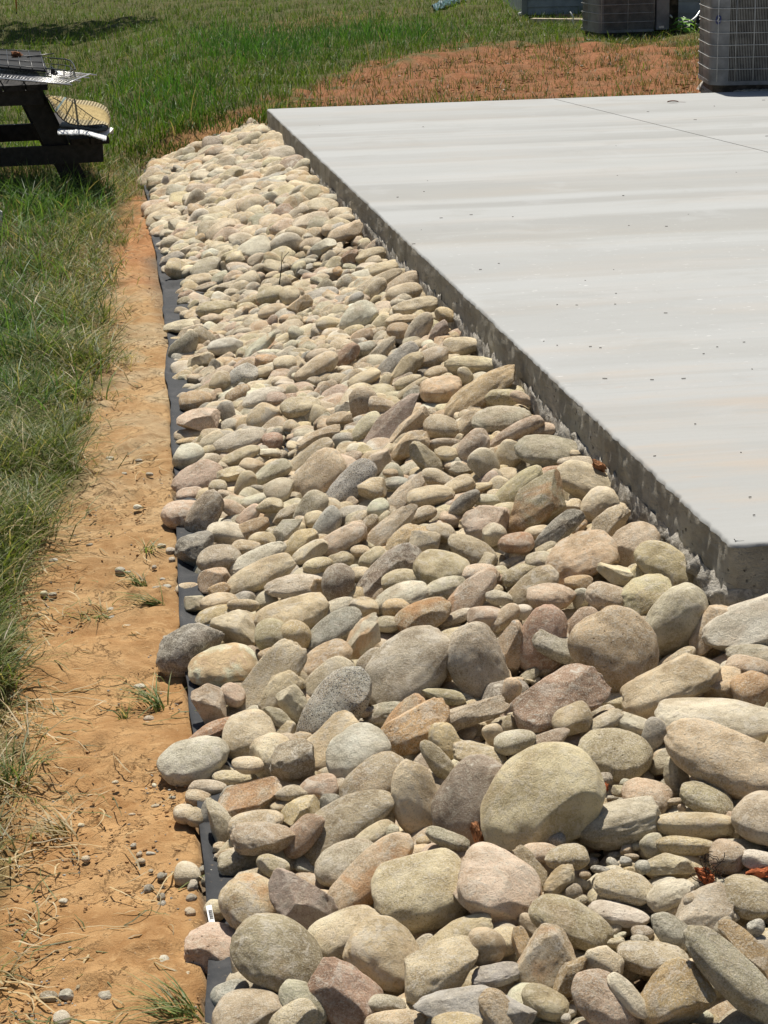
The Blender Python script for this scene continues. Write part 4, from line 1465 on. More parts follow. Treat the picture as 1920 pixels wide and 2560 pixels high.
# ------------------------------------------------------------------ specks on the patio
M_LEAF = plain('dead_leaf', (.20, .085, .06), .7, .3, .3, 60)
LP = at(1682, 257)
m = MB(); L_, W_ = .085, .016
rows = []
for i, tt in enumerate(np.linspace(-1, 1, 9)):
    w_ = W_ * (1 - tt * tt) ** .7 + .0006
    for s_ in (-1, -.5, 0, .5, 1): rows.append((tt * L_ / 2, s_ * w_, .004 + .006 * (1 - tt * tt) + .008 * abs(s_) ** 2))
m.add(rows, [grid_faces(9, 5)])
leaf = thing('dead_leaf', 'curled dark red-brown leaf lying on the far part of the patio', 'leaf', LP)
m.build('leaf_blade', M_LEAF, leaf, True)
m = MB(); m.tube([(L_ / 2, 0, .006), (L_ / 2 + .03, .004, .004), (L_ / 2 + .055, 0, .003)], .0011, 5); m.build('leaf_stalk', M_LEAF, leaf, True)
specks = [(1512, 948, 12, 2.5), (1630, 951, 9, 3), (1709, 948, 11, 2.5), (1476, 868, 7, 2), (1501, 871, 6, 2.5), (1201, 675, 7, 3), (1540, 735, 5, 2), (1538, 762, 5, 2), (1664, 784, 9, 2),
          (1667, 567, 5, 3), (1572, 565, 4, 2), (1793, 869, 5, 2), (1860, 857, 6, 2), (1759, 886, 5, 3), (1738, 1062, 5, 4), (1034, 611, 9, 2.5), (1103, 546, 8, 2), (994, 494, 5, 4), (1558, 490, 5, 5),
          (1282, 543, 4, 2), (1178, 538, 8, 1.5), (1665, 567, 5, 3), (1620, 280, 6, 2), (1786, 266, 3, 3), (1738, 300, 8, 2), (1917, 341, 7, 4), (1909, 251, 7, 3), (1875, 1245, 7, 4), (1885, 1290, 6, 3), (1058, 318, 4, 3), (1060, 480, 4, 2), (1247, 660, 5, 1.5), (1393, 865, 4, 1.5)]
m = MB()
for x, y, a, b in specks:
    P = at(x, y); k = float(np.linalg.norm(P - EYE)) / FPX; th = R.uniform(-.25, .25)
    dd = np.array([math.cos(th), math.sin(th), 0]) * a * k / 2
    m.beam(P - dd + [0, 0, .003], P + dd + [0, 0, .003], max(b * k * .55, .0022), .002)
for _ in range(30):
    x, y = R.uniform(700, 1980), R.uniform(240, 1340)
    P = at(x, y); u, v = uv(P)
    if u > -.05 or v < .05 or v > LEN - .05: continue
    a = R.uniform(.0015, .005); th = R.uniform(0, 3.14); dd = np.array([math.cos(th), math.sin(th), 0]) * a
    m.beam(P - dd + [0, 0, .0018], P + dd + [0, 0, .0018], .0022, .0015)
m.build('debris_specks', M_TWIG, kind='stuff')
# dirt at the feet of the air conditioner, see below

# ------------------------------------------------------------------ grass
GR = {'V': [], 'F4': [], 'F3': [], 'T': [], 'n': 0}
def blades(P, h, w, az, lean, tint, store, segs=3, droop=0.0):
    """P (n,3) roots; h height; lean 0..1.5 sideways reach; az direction of lean"""
    n_ = len(P); dirn = np.stack([np.cos(az), np.sin(az), 0 * az], 1)
    side = np.stack([-np.sin(az), np.cos(az), 0 * az], 1)
    tw = R.uniform(-1.2, 1.2, n_); side = side * np.cos(tw)[:, None] + dirn * np.sin(tw)[:, None]
    ts = np.linspace(0, 1, segs + 1)
    cols = []
    for t_ in ts[:-1]:
        c = P + dirn * (lean * h * t_ ** 1.6)[:, None]
        c[:, 2] += h * (t_ - (.45 * np.minimum(lean, 1.3) + droop) * t_ ** 2)
        ww = (w * (1 - t_ ** 2.2) * (.75 + .25 * min(1, t_ * 4)))[:, None]
        cols += [c - side * ww / 2, c + side * ww / 2]
    c = P + dirn * (lean * h)[:, None]; c[:, 2] += h * (1 - .45 * np.minimum(lean, 1.3) - droop)
    cols.append(c)
    A = np.stack(cols, 1); k = A.shape[1]
    base = store['n'] + np.arange(n_)[:, None] * k
    for s_ in range(segs - 1):
        store['F4'].append(base + np.array([2 * s_, 2 * s_ + 1, 2 * s_ + 3, 2 * s_ + 2]))
    store['F3'].append(base + np.array([2 * segs - 2, 2 * segs - 1, 2 * segs]))
    store['V'].append(A.reshape(-1, 3)); store['T'].append(np.repeat(tint, k, 0)); store['n'] += n_ * k
def new_store(): return {'V': [], 'F4': [], 'F3': [], 'T': [], 'n': 0}
def finish(store, name, parent=None, loc=None, **kw):
    V_ = np.concatenate(store['V'])
    if loc is not None: V_ = V_ - loc
    me = mesh_np(name, V_, [np.concatenate(store['F4']), np.concatenate(store['F3'])], M_GRASS, False, {'tint': np.concatenate(store['T'])})
    return link(name, me, parent, loc, **kw)
def greens(n_, a, b, dry=0.0, dryc=(.36, .29, .14)):
    k = R.random((n_, 1)); T_ = np.array(a) * (1 - k) + np.array(b) * k
    T_ *= R.uniform(.75, 1.25, (n_, 1))
    d_ = R.random(n_) < dry
    T_[d_] = np.array(dryc) * R.uniform(.6, 1.15, (d_.sum(), 1))
    return T_
nb = Noise(41, 2, 24, .25, 1.6)
def field(n_try, xr, yr, dens, tall, wide, cols, lean=(.2, .9), dry=.05, store=None, segs=3):
    x = R.uniform(*xr, n_try); y = R.uniform(*yr, n_try)
    keep_ = R.random(n_try) < dens(x, y); x, y = x[keep_], y[keep_]
    P = ground_pt(x, y); u, v = uv(P)
    ok = ((v > LEN + .06) | (u > fab_u(v) + .02)) & (u < 60)
    P, u, v, x, y = P[ok], u[ok], v[ok], x[ok], y[ok]
    m_ = len(P)
    cl = nb(np.stack([P[:, 0], P[:, 1]], 1))
    h = R.uniform(*tall, m_) * (1 + .25 * np.clip(cl, -1, 1.5))
    blades(P, h, R.uniform(*wide, m_), R.uniform(0, 6.28, m_), R.uniform(*lean, m_), cols(m_, x, y, cl), store, segs)
    return P
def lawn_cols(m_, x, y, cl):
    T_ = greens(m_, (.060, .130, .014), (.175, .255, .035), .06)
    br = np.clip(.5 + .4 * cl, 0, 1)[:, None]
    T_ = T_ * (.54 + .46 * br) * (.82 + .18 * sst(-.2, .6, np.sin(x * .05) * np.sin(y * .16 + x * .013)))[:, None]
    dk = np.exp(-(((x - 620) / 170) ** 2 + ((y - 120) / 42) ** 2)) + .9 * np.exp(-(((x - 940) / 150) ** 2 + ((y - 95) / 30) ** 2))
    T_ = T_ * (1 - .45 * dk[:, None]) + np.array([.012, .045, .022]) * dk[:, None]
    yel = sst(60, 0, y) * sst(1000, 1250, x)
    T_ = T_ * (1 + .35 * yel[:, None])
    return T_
S = new_store()
def d_lawn(x, y):
    xj = x + R.normal(size=len(x)) * 32; yj = y + R.normal(size=len(x)) * 9
    c = inpoly(CLAY, xj, yj) | inpoly(CLAY2, x, y) | inpoly(CLAY3, x, y)
    edge_ = np.interp(y, [0, 100, 300, 380, 430], [3000, 3000, 3000, 460, 400])
    dd = np.where(c, .05, 1.0); dd = np.where(inpoly(CLAY2, xj, yj), .9, dd) * (x < edge_)
    return dd * sst(455, 405, y) * np.where((x > 1300) & (y < 60), .9, 1) * np.interp(y, [0, 60, 200, 400], [1, 1, .75, .5])
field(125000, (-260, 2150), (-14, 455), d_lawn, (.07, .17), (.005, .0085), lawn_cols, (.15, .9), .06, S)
def clay_cols(m_, x, y, cl): return greens(m_, (.06, .085, .022), (.14, .13, .05), .45, (.21, .13, .065))
def d_clay(x, y):
    c = inpoly(CLAY, x, y) | inpoly(CLAY2, x, y) | inpoly(CLAY3, x, y)
    f_ = .25 + .75 * sst(-.3, .8, nb(np.stack([x / 60, y / 14], 1)))
    right = .5 + .5 * sst(1050, 1300, x) * sst(240, 150, y)
    return c * (f_ * right * .9 + .10)
field(52000, (440, 2000), (28, 320), d_clay, (.03, .095), (.004, .007), clay_cols, (.2, 1.0), .4, S)
def d_tall(x, y):
    return np.clip(np.exp(-(((x - 640) / 150) ** 2 + ((y - 125) / 38) ** 2)) + np.exp(-(((x - 930) / 170) ** 2 + ((y - 95) / 26) ** 2)) + .5 * np.exp(-(((x - 420) / 120) ** 2 + ((y - 250) / 60) ** 2)), 0, 1)
field(26000, (200, 1300), (20, 380), d_tall, (.14, .30), (.006, .010), lambda m_, x, y, cl: greens(m_, (.035, .10, .018), (.09, .20, .035), .02), (.1, .7), 0, S)
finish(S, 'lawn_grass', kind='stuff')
# long rough grass beside the dirt strip
S = new_store()
def left_cols(m_, x, y, cl):
    T_ = greens(m_, (.045, .080, .014), (.185, .21, .052), .17, (.46, .37, .20))
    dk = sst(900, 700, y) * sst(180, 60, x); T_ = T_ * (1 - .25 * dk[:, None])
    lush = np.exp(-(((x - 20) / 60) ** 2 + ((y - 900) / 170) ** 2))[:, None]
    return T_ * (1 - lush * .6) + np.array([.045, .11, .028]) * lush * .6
def d_left(x, y):
    xg = np.interp(y, XG_Y, XG_X)
    w_ = nb(np.stack([x / 90, y / 60], 1)) * 22
    return sst(8, -55, x - xg + w_) * sst(395, 420, y)
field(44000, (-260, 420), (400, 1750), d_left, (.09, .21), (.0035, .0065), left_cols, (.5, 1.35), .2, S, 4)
def d_edge(x, y):
    xg = np.interp(y, XG_Y, XG_X)
    w_ = nb(np.stack([x / 50, y / 40], 1))
    return sst(100, -30, x - xg) * sst(-.3, .8, w_) * np.interp(y, [1150, 1350, 2200], [1, .4, .3])
field(24000, (-60, 480), (470, 2200), d_edge, (.05, .16), (.0025, .0055), lambda m_, x, y, cl: greens(m_, (.10, .12, .035), (.22, .20, .08), .42, (.42, .33, .18)), (1.0, 1.9), .4, S, 3)
field(9000, (-1500, -250), (400, 2700), lambda x, y: np.full(x.shape, .8), (.10, .21), (.006, .011), left_cols, (.5, 1.35), .2, S, 3)
finish(S, 'rough_grass', kind='stuff')
# cut blades lying on the dirt
S = new_store()
n_ = 3200
x = R.uniform(-20, 500, n_); y = R.uniform(520, 2600, n_); xg = np.interp(y, XG_Y, XG_X)
kk = R.random(n_) < (.10 + .9 * np.exp(-np.clip(x - xg, 0, None) / 75)) * (.3 + .7 * (nb(np.stack([x / 70, y / 45], 1)) > .1)); x, y = x[kk], y[kk]
P = ground_pt(x, y); u, v = uv(P); ok = u > fab_u(v) + .03; P = P[ok]; n_ = len(P)
az = R.normal(-.25, .75, n_) + (R.random(n_) < .5) * math.pi
for i in range(n_):
    L_ = R.uniform(.04, .17); ww = R.uniform(.002, .0045); seg = 5
    c_, s_ = math.cos(az[i]), math.sin(az[i]); cur = R.uniform(-1.5, 1.5)
    A = []
    p = P[i] + [0, 0, .004]; a = az[i]
    arch = R.uniform(0, .016)
    for t_ in np.linspace(0, 1, seg + 1):
        wv_ = ww * (1 - t_ ** 2) / 2 + .0003
        sd = np.array([-math.sin(a), math.cos(a), R.uniform(-.3, .3)]) * wv_
        q = p + [0, 0, arch * math.sin(math.pi * t_)]
        A += [q - sd, q + sd]
        p = p + np.array([math.cos(a), math.sin(a), 0]) * L_ / seg; a += cur / seg
        p[2] = P[i][2] + .004 + .006 * abs(math.sin(t_ * 5 + i))
    S['F4'].append(S['n'] + np.array([[2 * k, 2 * k + 1, 2 * k + 3, 2 * k + 2] for k in range(seg)]))
    S['V'].append(np.array(A)); S['n'] += len(A)
    col = np.array([.52, .42, .25]) * R.uniform(.6, 1.2) if R.random() < .62 else np.array([.13, .15, .05]) * R.uniform(.6, 1.4)
    S['T'].append(np.tile(col, (len(A), 1)))
S['F3'].append(S['F4'][0][:1, :3])
finish(S, 'grass_clippings', kind='stuff')
# single tufts
def tuft(x, y, n_, h, spread, lean, a, b, dry, label, cat='grass tuft', az0=None, w_=(.003, .0055)):
    C = ground_pt(x, y); s_ = new_store()
    P = C + np.concatenate([R.normal(size=(n_, 2)) * spread, np.full((n_, 1), -.004)], 1)
    az = R.uniform(0, 6.28, n_) if az0 is None else R.normal(az0, .55, n_)
    blades(P, R.uniform(h * .5, h * 1.1, n_), R.uniform(*w_, n_), az, R.uniform(*lean, n_), greens(n_, a, b, dry, (.46, .37, .21)), s_, 5)
    o = finish(s_, 'grass_tuft', None, C, label=label, category=cat, group='grass tufts on the dirt strip')
G1, G2 = (.10, .15, .04), (.20, .24, .08)
tuft(392, 1768, 42, .10, .012, (.9, 1.9), G1, G2, .15, 'bushy green grass tuft alone on the dirt left of the blocky pink-grey stone', az0=2.6)
tuft(312, 1800, 16, .07, .008, (.3, 1.2), G1, G2, .1, 'short upright green sprig just left of the bushy green grass tuft')
tuft(160, 2085, 46, .085, .016, (1.0, 1.9), G1, G2, .97, 'dry straw-coloured grass clump lying on the bare dirt', az0=2.9)
tuft(470, 2540, 40, .12, .014, (.8, 1.7), G1, G2, .1, 'green grass tuft arching over the fabric at the bottom edge', az0=2.9)
tuft(30, 1960, 46, .15, .02, (.5, 1.5), G1, G2, .2, 'long green tuft at the left edge beside the dry straw clump')
tuft(20, 1600, 40, .14, .02, (.6, 1.6), G1, G2, .25, 'long green tuft at the left edge, the middle one of three')
tuft(398, 1518, 26, .10, .01, (1.1, 1.9), G1, G2, .1, 'thin green tuft beside the fabric, above the dark grey angular boulder', az0=2.9)
tuft(352, 1462, 24, .08, .012, (1.0, 1.9), G1, G2, .3, 'small flattened green tuft left of the flat cream oval pebble', az0=2.8)
tuft(366, 1378, 22, .08, .012, (.8, 1.8), G1, G2, .5, 'sparse half-dry tuft on the dirt below the dark brown egg boulder')
tuft(240, 1545, 34, .10, .03, (1.0, 2.0), G1, G2, .4, 'wide scruffy tuft in the middle of the dirt')
tuft(120, 1655, 30, .09, .025, (1.0, 2.0), G1, G2, .5, 'ragged half-dry tuft near the lone white pebble')
tuft(10, 2440, 24, .10, .015, (.8, 1.7), G1, G2, .6, 'brownish tuft at the left edge near the bottom')
tuft(315, 900, 40, .09, .03, (.9, 1.8), G1, G2, .3, 'green tuft spreading onto the dirt in the upper left')
# tall arching blades in front of the picnic table and at the left edge
s_ = new_store()
for (x, y, n_, h, w_) in ((90, 560, 160, .40, .010), (190, 520, 30, .50, .011), (20, 620, 160, .36, .009), (0, 900, 160, .34, .010), (30, 1010, 120, .28, .009), (0, 760, 160, .32, .009), (150, 600, 120, .26, .008), (30, 500, 200, .40, .009), (110, 500, 220, .40, .009),
                          (190, 505, 200, .36, .009), (250, 500, 120, .30, .008), (70, 530, 200, .40, .009), (150, 540, 200, .34, .009), (230, 545, 120, .26, .008), (10, 840, 120, .34, .011), (10, 700, 120, .32, .010)):
    C = ground_pt(x, y); P = C + np.concatenate([R.normal(size=(n_, 2)) * .17, np.zeros((n_, 1))], 1)
    uu_, vv_2 = uv(P); P = P[uu_ > fab_u(vv_2) + .22]; n_ = len(P)
    blades(P, R.uniform(h * .4, h, n_), R.uniform(w_ * .5, w_ * .95, n_), R.uniform(0, 6.28, n_), R.uniform(.2, 1.1, n_), greens(n_, (.04, .11, .022), (.15, .23, .06), .08), s_, 6)
finish(s_, 'tall_grass', kind='stuff')
# dark broad grass along the far edge of the patio
s_ = new_store()
n_ = 1500
u = R.uniform(-4.2, -2.2, n_); v = LEN + .05 + np.abs(R.normal(0, .12, n_)) * np.interp(u, [-4.2, -3.4, -2.2], [1.8, 1.4, .6])
P = W(u, v, ground_z(u, v))
blades(P, R.uniform(.05, .12, n_) * np.interp(u, [-4.2, -3.2, -2.2], [1.2, 1, .6]), R.uniform(.006, .011, n_), R.uniform(0, 6.28, n_), R.uniform(.3, 1.4, n_), greens(n_, (.035, .085, .022), (.075, .14, .04), .02), s_, 4)
finish(s_, 'crab_grass', kind='stuff')
# ------------------------------------------------------------------ picnic table at the left
M_BLACK = plain('black_stained_wood', (.012, .011, .011), .6, .35, .45, 22, .3)
M_BLACKB = plain('weathered_black_wood', (.020, .017, .016), .75, .3, .5, 30, .4)
TO = np.array([-2.58, 13.7, ZP]); TR = math.radians(13)
table = thing('picnic_table', 'black wooden picnic table standing in the long grass at the left edge', 'picnic table', TO, rotz=TR)
m = MB
for i in range(5): MB().box(-.37 + .15 * i, -.37 + .15 * i + .14, -.04, 1.76, .758, .798).build('top_plank', M_BLACKB, table)
for s_ in (-1, 1):
    for i in range(2):
        x0 = s_ * .50 + s_ * .135 * i
        MB().box(min(x0, x0 + s_ * .128), max(x0, x0 + s_ * .128), -.04, 1.76, .382, .422).build('bench_plank', M_BLACKB, table)
for y0 in (.0, 1.45):
    for s_ in (-1, 1):
        MB().beam((s_ * .24, y0 + .08, .70), (s_ * .66, y0 + .08, -.02), .05, .16, (0, 1, 0)).build('leg', M_BLACK, table) if False else None
        mb = MB(); a_, b_ = s_ * .17, s_ * .34
        c_, d_ = s_ * .50, s_ * .67
        mb.hexa([(a_, y0 + .05, .756), (b_, y0 + .05, .756), (b_, y0 + .10, .756), (a_, y0 + .10, .756), (c_, y0 + .05, -.03), (d_, y0 + .05, -.03), (d_, y0 + .10, -.03), (c_, y0 + .10, -.03)])
        mb.build('leg', M_BLACK, table)
    MB().box(-.72, .72, y0, y0 + .048, .255, .380).build('bench_beam', M_BLACK, table)
    MB().box(-.34, .34, y0, y0 + .048, .66, .757).build('top_beam', M_BLACK, table)
MB().box(-.05, .05, .1, 1.5, .30, .345).build('brace', M_BLACK, table)

TY = 13.7
def tp(cx, cy, dy=0.0):
    """picnic table crop pixel -> place at the table's depth plus dy"""
    return at_d(cx / 4.1475, 80 + cy / 4.1475, TY + dy)
# wire shelf
M_WIRE = plain('bright_wire', (.55, .55, .56), .35, .6, .15, 60, 0, .6)
M_DWIRE = plain('black_wire', (.02, .021, .023), .4, .5, .2)
ZS = ZP + .825
FR, BR, BL_, FL_ = (at(x, y, ZS) for x, y in ((167, 215), (226, 190), (0, 165.5), (0, 196.5)))
FL_ = FL_ + (FL_ - FR) * .35; BL_ = BL_ + (BL_ - BR) * .25
for P_ in (FR, BR): P_[2] += .01
shelf = thing('wire_shelf', 'shiny wire shelf panel lying askew on the black picnic table', 'wire shelf', FR * .5 + FL_ * .5)
o_ = np.array(shelf.location)
def sp(f, g, lift=0): return (FR * (1 - f) + FL_ * f) * (1 - g) + (BR * (1 - f) + BL_ * f) * g + np.array([0, 0, lift]) - o_
for g in (0, .36, .70, 1.0):
    a_, b_ = sp(-.05, g), sp(1, g); MB().tube([a_, b_], .0055 if g in (0, 1.0) else .004, 6).build('long_rod', M_WIRE, shelf, True)
MB().tube([sp(0, 0, .004), sp(0, 1, .004)], .005, 6).build('end_rod', M_WIRE, shelf, True)
for f in np.arange(.16, 1.0, .17): MB().tube([sp(f, 0, -.006), sp(f, 1, -.006)], .0045, 6).build('cross_rod', M_DWIRE, shelf, True)
mb = MB()
for f in np.arange(.02, 1.0, .036): mb.tube([sp(f, .01, .001), sp(f, .99, .001)], .0016, 4)
for g in np.arange(.05, 1.0, .06): mb.tube([sp(.01, g, .003), sp(.99, g, .003)], .0014, 4)
mb.build('wire_mesh', M_WIRE, shelf, True, kind='stuff')
# dark plastic rack panel and the wire basket on top
Z2 = ZP + .88
Q = [at(x, y, Z2) for x, y in ((115, 176), (103, 140), (-40, 134), (-40, 163))]
Q[2] += 0; rack = thing('rack_panel', 'black gridded rack panel leaning on the wire shelf', 'rack panel', sum(Q) / 4)
o2 = np.array(rack.location)
def rp(f, g, l=0): return (Q[0] * (1 - f) + Q[3] * f) * (1 - g) + (Q[1] * (1 - f) + Q[2] * f) * g + np.array([0, 0, l + .03 * g]) - o2
mb = MB(); mb.hexa([rp(0, 0, -.012), rp(1, 0, -.012), rp(1, 1, -.012), rp(0, 1, -.012), rp(0, 0), rp(1, 0), rp(1, 1), rp(0, 1)])
mb.build('panel', plain('black_plastic', (.012, .013, .015), .75, .2, .2), rack)
for f in np.linspace(.02, .98, 6): MB().tube([rp(f, 0, .006), rp(f, 1, .006)], .004, 5).build('rib', M_DWIRE, rack, True)
for g in (.04, .35, .66, .97): MB().tube([rp(0, g, .008), rp(1, g, .008)], .004, 5).build('rib', M_DWIRE, rack, True)
basket = thing('wire_basket', 'small dark wire basket on its side at the end of the table top', 'wire basket', at(150, 168, ZP + .85))
ob_ = np.array(basket.location)
loop = [(430, 262), (520, 268), (600, 275), (680, 282), (735, 300), (765, 340), (782, 385), (740, 404), (660, 396), (560, 384), (480, 378), (455, 325)]
L1 = np.array([at(x / 4.1475, 80 + y / 4.1475, ZP + .89) for x, y in loop]); L2 = L1 + np.array([0, 0, -.04])
MB().tube(L1 - ob_, .0045, 6, True).build('upper_hoop', M_DWIRE, basket, True)
MB().tube((L2 - L2.mean(0)) * .92 + L2.mean(0) - ob_, .0035, 6, True).build('lower_hoop', M_DWIRE, basket, True)
mb = MB(); L3 = (L2 - L2.mean(0)) * .92 + L2.mean(0)
for i in range(12): mb.tube([L1[i] - ob_, L3[i] - ob_], .0022, 4)
for k in range(1, 6): mb.tube([L3[k] - ob_, L3[11 - k] - ob_], .002, 4)
mb.build('basket_wires', M_DWIRE, basket, True, kind='stuff')
mb = MB(); tri = [tp(528, 355, .35), tp(525, 442, .35), tp(620, 456, .35)]
mb.add([*tri, *[t_ + np.array([0, .03, 0]) for t_ in tri]], [np.array([[0, 1, 2], [5, 4, 3]]), np.array([[0, 3, 4, 1], [1, 4, 5, 2], [2, 5, 3, 0]])])
o = mb.build('metal_bracket', M_DWIRE, None); o['label'] = 'small black triangular bracket standing on the wire shelf'; o['category'] = 'bracket'
q = unit_rock(3, 'a', R); q = q * (1 + .16 * Noise(77, 3, 40, 1, 4)(q))[:, None] * np.array([.036, .03, .026])
C = at(41, 139, Z2 + .03)
link('dry_leaf_ball', mesh_np('dry_leaf_ball', q, ICO[3][1], plain('crumpled_leaf', (.30, .14, .07), .9, .1, .4, 90, .6), False), None, C, label='crumpled rusty brown dead leaf on top of the black rack panel', category='dead leaf')
mb = MB(); mb.tube([tp(280, 262, .5), tp(420, 240, .5), tp(560, 222, .5)], .004, 5)
o = mb.build('wire_rod', M_DWIRE, None, True); o['label'] = 'thin black rod sticking out above the rack panel'; o['category'] = 'rod'
# door mat draped from the table over the bench
fp = [(470, 655), (500, 690), (530, 735), (565, 800), (610, 860), (660, 910), (720, 945), (800, 962), (900, 966), (1000, 957), (1070, 952), (1118, 968), (1128, 1000), (1098, 1030), (1030, 1036), (950, 1026), (850, 1008), (720, 996), (610, 985)]
bp = [(500, 640), (532, 662), (590, 663), (660, 672), (735, 688), (810, 703), (880, 708), (950, 716), (1010, 730), (1060, 750), (1105, 780), (1135, 830), (1147, 890), (1140, 950), (1080, 975), (990, 970), (890, 955), (760, 945), (650, 935)]
def resample(pts, n):
    pts = np.array(pts, float); s = np.concatenate([[0], np.cumsum(np.linalg.norm(np.diff(pts, axis=0), axis=1))]); t_ = np.linspace(0, s[-1], n)
    return np.stack([np.interp(t_, s, pts[:, 0]), np.interp(t_, s, pts[:, 1])], 1)
NM, NMc = 260, 21
f_, b_ = resample(fp, NM), resample(bp, NM)
A = np.zeros((NM, NMc, 3)); col = np.zeros((NM, NMc, 3))
for j in range(NMc):
    w_ = j / (NMc - 1); c_ = f_ * (1 - w_) + b_ * w_
    bulge = math.sin(math.pi * w_) * 0
    A[:, j] = tp(c_[:, 0], c_[:, 1] + bulge, -.03 + .50 * w_)
    rib = (np.arange(NM) // 3) % 2
    border = (w_ < .24) or (w_ > .80)
    base = np.array([.46, .36, .17]) * (1 + .10 * math.sin(j * 1.9))
    cc = np.where(((rib == 0) if border else np.zeros(NM, bool))[:, None], np.array([.16, .13, .07]), np.array([.52, .45, .29]) if border else base)
    head = (np.arange(NM) < 40) & (np.arange(NM) > 34); cc[head] = (.20, .27, .28)
    col[:, j] = cc
mat_t = NT('woven_mat'); tt = mat_t.n('ShaderNodeAttribute', attribute_name='tint').outputs['Color']
cm = mat_t.n('ShaderNodeNewGeometry').outputs['Position']; nz = mat_t.noise(cm, 90, 4, .7)
M_MAT = mat_t.fin(mat_t.mix(mat_t.ramp(nz, .4, .65), mat_t.mix(1.0, tt, (.7, .66, .6), 'MULTIPLY'), tt), .85, .2, mat_t.bump(nz, .5, .004))
matt = thing('door_mat', 'ribbed yellow-tan door mat folded double over the table bench', 'door mat', tp(850, 1000, .2))
om = np.array(matt.location)
Gn = np.cross(np.gradient(A, axis=0), np.gradient(A, axis=1)); Gn /= np.linalg.norm(Gn, axis=2, keepdims=True)
if Gn[120, 10, 2] < 0 and A[120, 10, 2] > A[-30, 10, 2]: Gn = -Gn
A2 = A - Gn * .008; A3 = A - Gn * .0075
link('ribbed_face', mesh_np('ribbed_face', (A - om).reshape(-1, 3), grid_faces(NM, NMc), M_MAT, True, {'tint': col.reshape(-1, 3)}), matt)
mb = MB(); V_ = np.concatenate([(A2 - om).reshape(-1, 3), (A - Gn * .0008 - om).reshape(-1, 3)]); K_ = NM * NMc
i = np.arange(NM - 1)
mb.add(V_, [grid_faces(NM, NMc), np.stack([i * NMc, (i + 1) * NMc, K_ + (i + 1) * NMc, K_ + i * NMc], 1), np.stack([i * NMc + NMc - 1, K_ + i * NMc + NMc - 1, K_ + (i + 1) * NMc + NMc - 1, (i + 1) * NMc + NMc - 1], 1)])
mb.build('rubber_backing', plain('black_rubber', (.018, .019, .022), .55, .4, .2), matt, True)
for pts in ([(808, 708), (832, 745), (858, 790), (872, 820), (840, 824), (790, 812)], [(600, 755), (680, 772), (760, 786), (815, 806), (828, 820)], [(705, 805), (760, 806), (790, 805)], [(640, 720), (720, 748), (800, 765), (830, 764)], [(800, 938), (850, 920), (900, 905), (945, 880)]):
    n_ = resample(pts, 14); P_ = []
    for x, y in n_:
        w_ = np.clip((955 - y) / 240.0, 0, 1); P_.append(tp(x, y, -.05 + .52 * w_) + np.array([0, -.012, .006]))
    o = MB().tube(P_, .0042, 5).build('dark_squiggle', M_DWIRE, matt, True)  # dark squiggles across the mat, built as thin black tubes
# white folded towel under it
tw_t = [(596, 1018), (660, 1016), (740, 1017), (800, 1014), (860, 1019), (940, 1034), (1010, 1052), (1070, 1064), (1106, 1078)]
tw_b = [(600, 1068), (660, 1066), (740, 1070), (800, 1066), (860, 1066), (940, 1082), (1010, 1104), (1065, 1124), (1100, 1130)]
n_ = 60; a_, b_ = resample(tw_t, n_), resample(tw_b, n_); nn = Noise(51, 2, 30, 1, 6)
rows = []
for j, (w_, s_) in enumerate([(-.085, 0), (-.088, .10), (-.080, .32), (-.060, .62), (-.030, .88), (0, 1.0)]):
    c_ = b_ * (1 - s_) + a_ * s_; P_ = tp(c_[:, 0], c_[:, 1], w_ - .05)
    rows.append(P_ + (nn(np.stack([c_[:, 0] / 40, np.full(n_, s_ * 3)], 1)) * .003)[:, None] * np.array([0, 1, .4]))
for d_ in (.10, .25, .40): rows.append(tp(a_[:, 0], a_[:, 1], -.05) + np.array([0, d_, .004]) + (nn(np.stack([a_[:, 0] / 40, np.full(n_, 3 + d_ * 8)], 1)) * .003)[:, None] * np.array([0, 0, 1]))
rows.append(tp(b_[:, 0], b_[:, 1], -.05) + np.array([0, .40, .0]))
A = np.stack(rows, 1); C = A.reshape(-1, 3).mean(0)
towel = link('folded_towel', mesh_np('folded_towel', (A - C).reshape(-1, 3), grid_faces(n_, len(rows))[:, ::-1], plain('terry_cloth', (.80, .80, .78), .95, .1, .08, 150, .9), True), None, C, label='bright white folded towel lying on the bench under the door mat', category='towel')
# a scrap of white at the very left edge
C = ground_pt(-1, 575) + np.array([0, 0, .06])
q = unit_rock(3, 'a', R); q = q * (1 + .10 * Noise(78, 3, 40, 1, 4)(q))[:, None] * np.array([.030, .03, .062])
link('white_foam_scrap', mesh_np('white_foam_scrap', q, ICO[3][1], plain('white_foam', (.72, .71, .68), .9, .1, .1, 60, .6), True), None, C, label='scrap of white foam in the grass cut by the left edge of the photo', category='foam scrap')
# orange marker stake, far left
B_ = ground_pt(42, 34)
mb = MB(); mb.tube([B_ - [0, 0, .05], B_ + [.004, 0, .5], B_ + [.0, 0, .9]], .012, 6)
o = mb.build('marker_stake', plain('orange_paint', (.50, .14, .05), .6, .3, .2), None, True); o['label'] = 'thin orange marker stake in the grass at the top left corner'; o['category'] = 'stake'

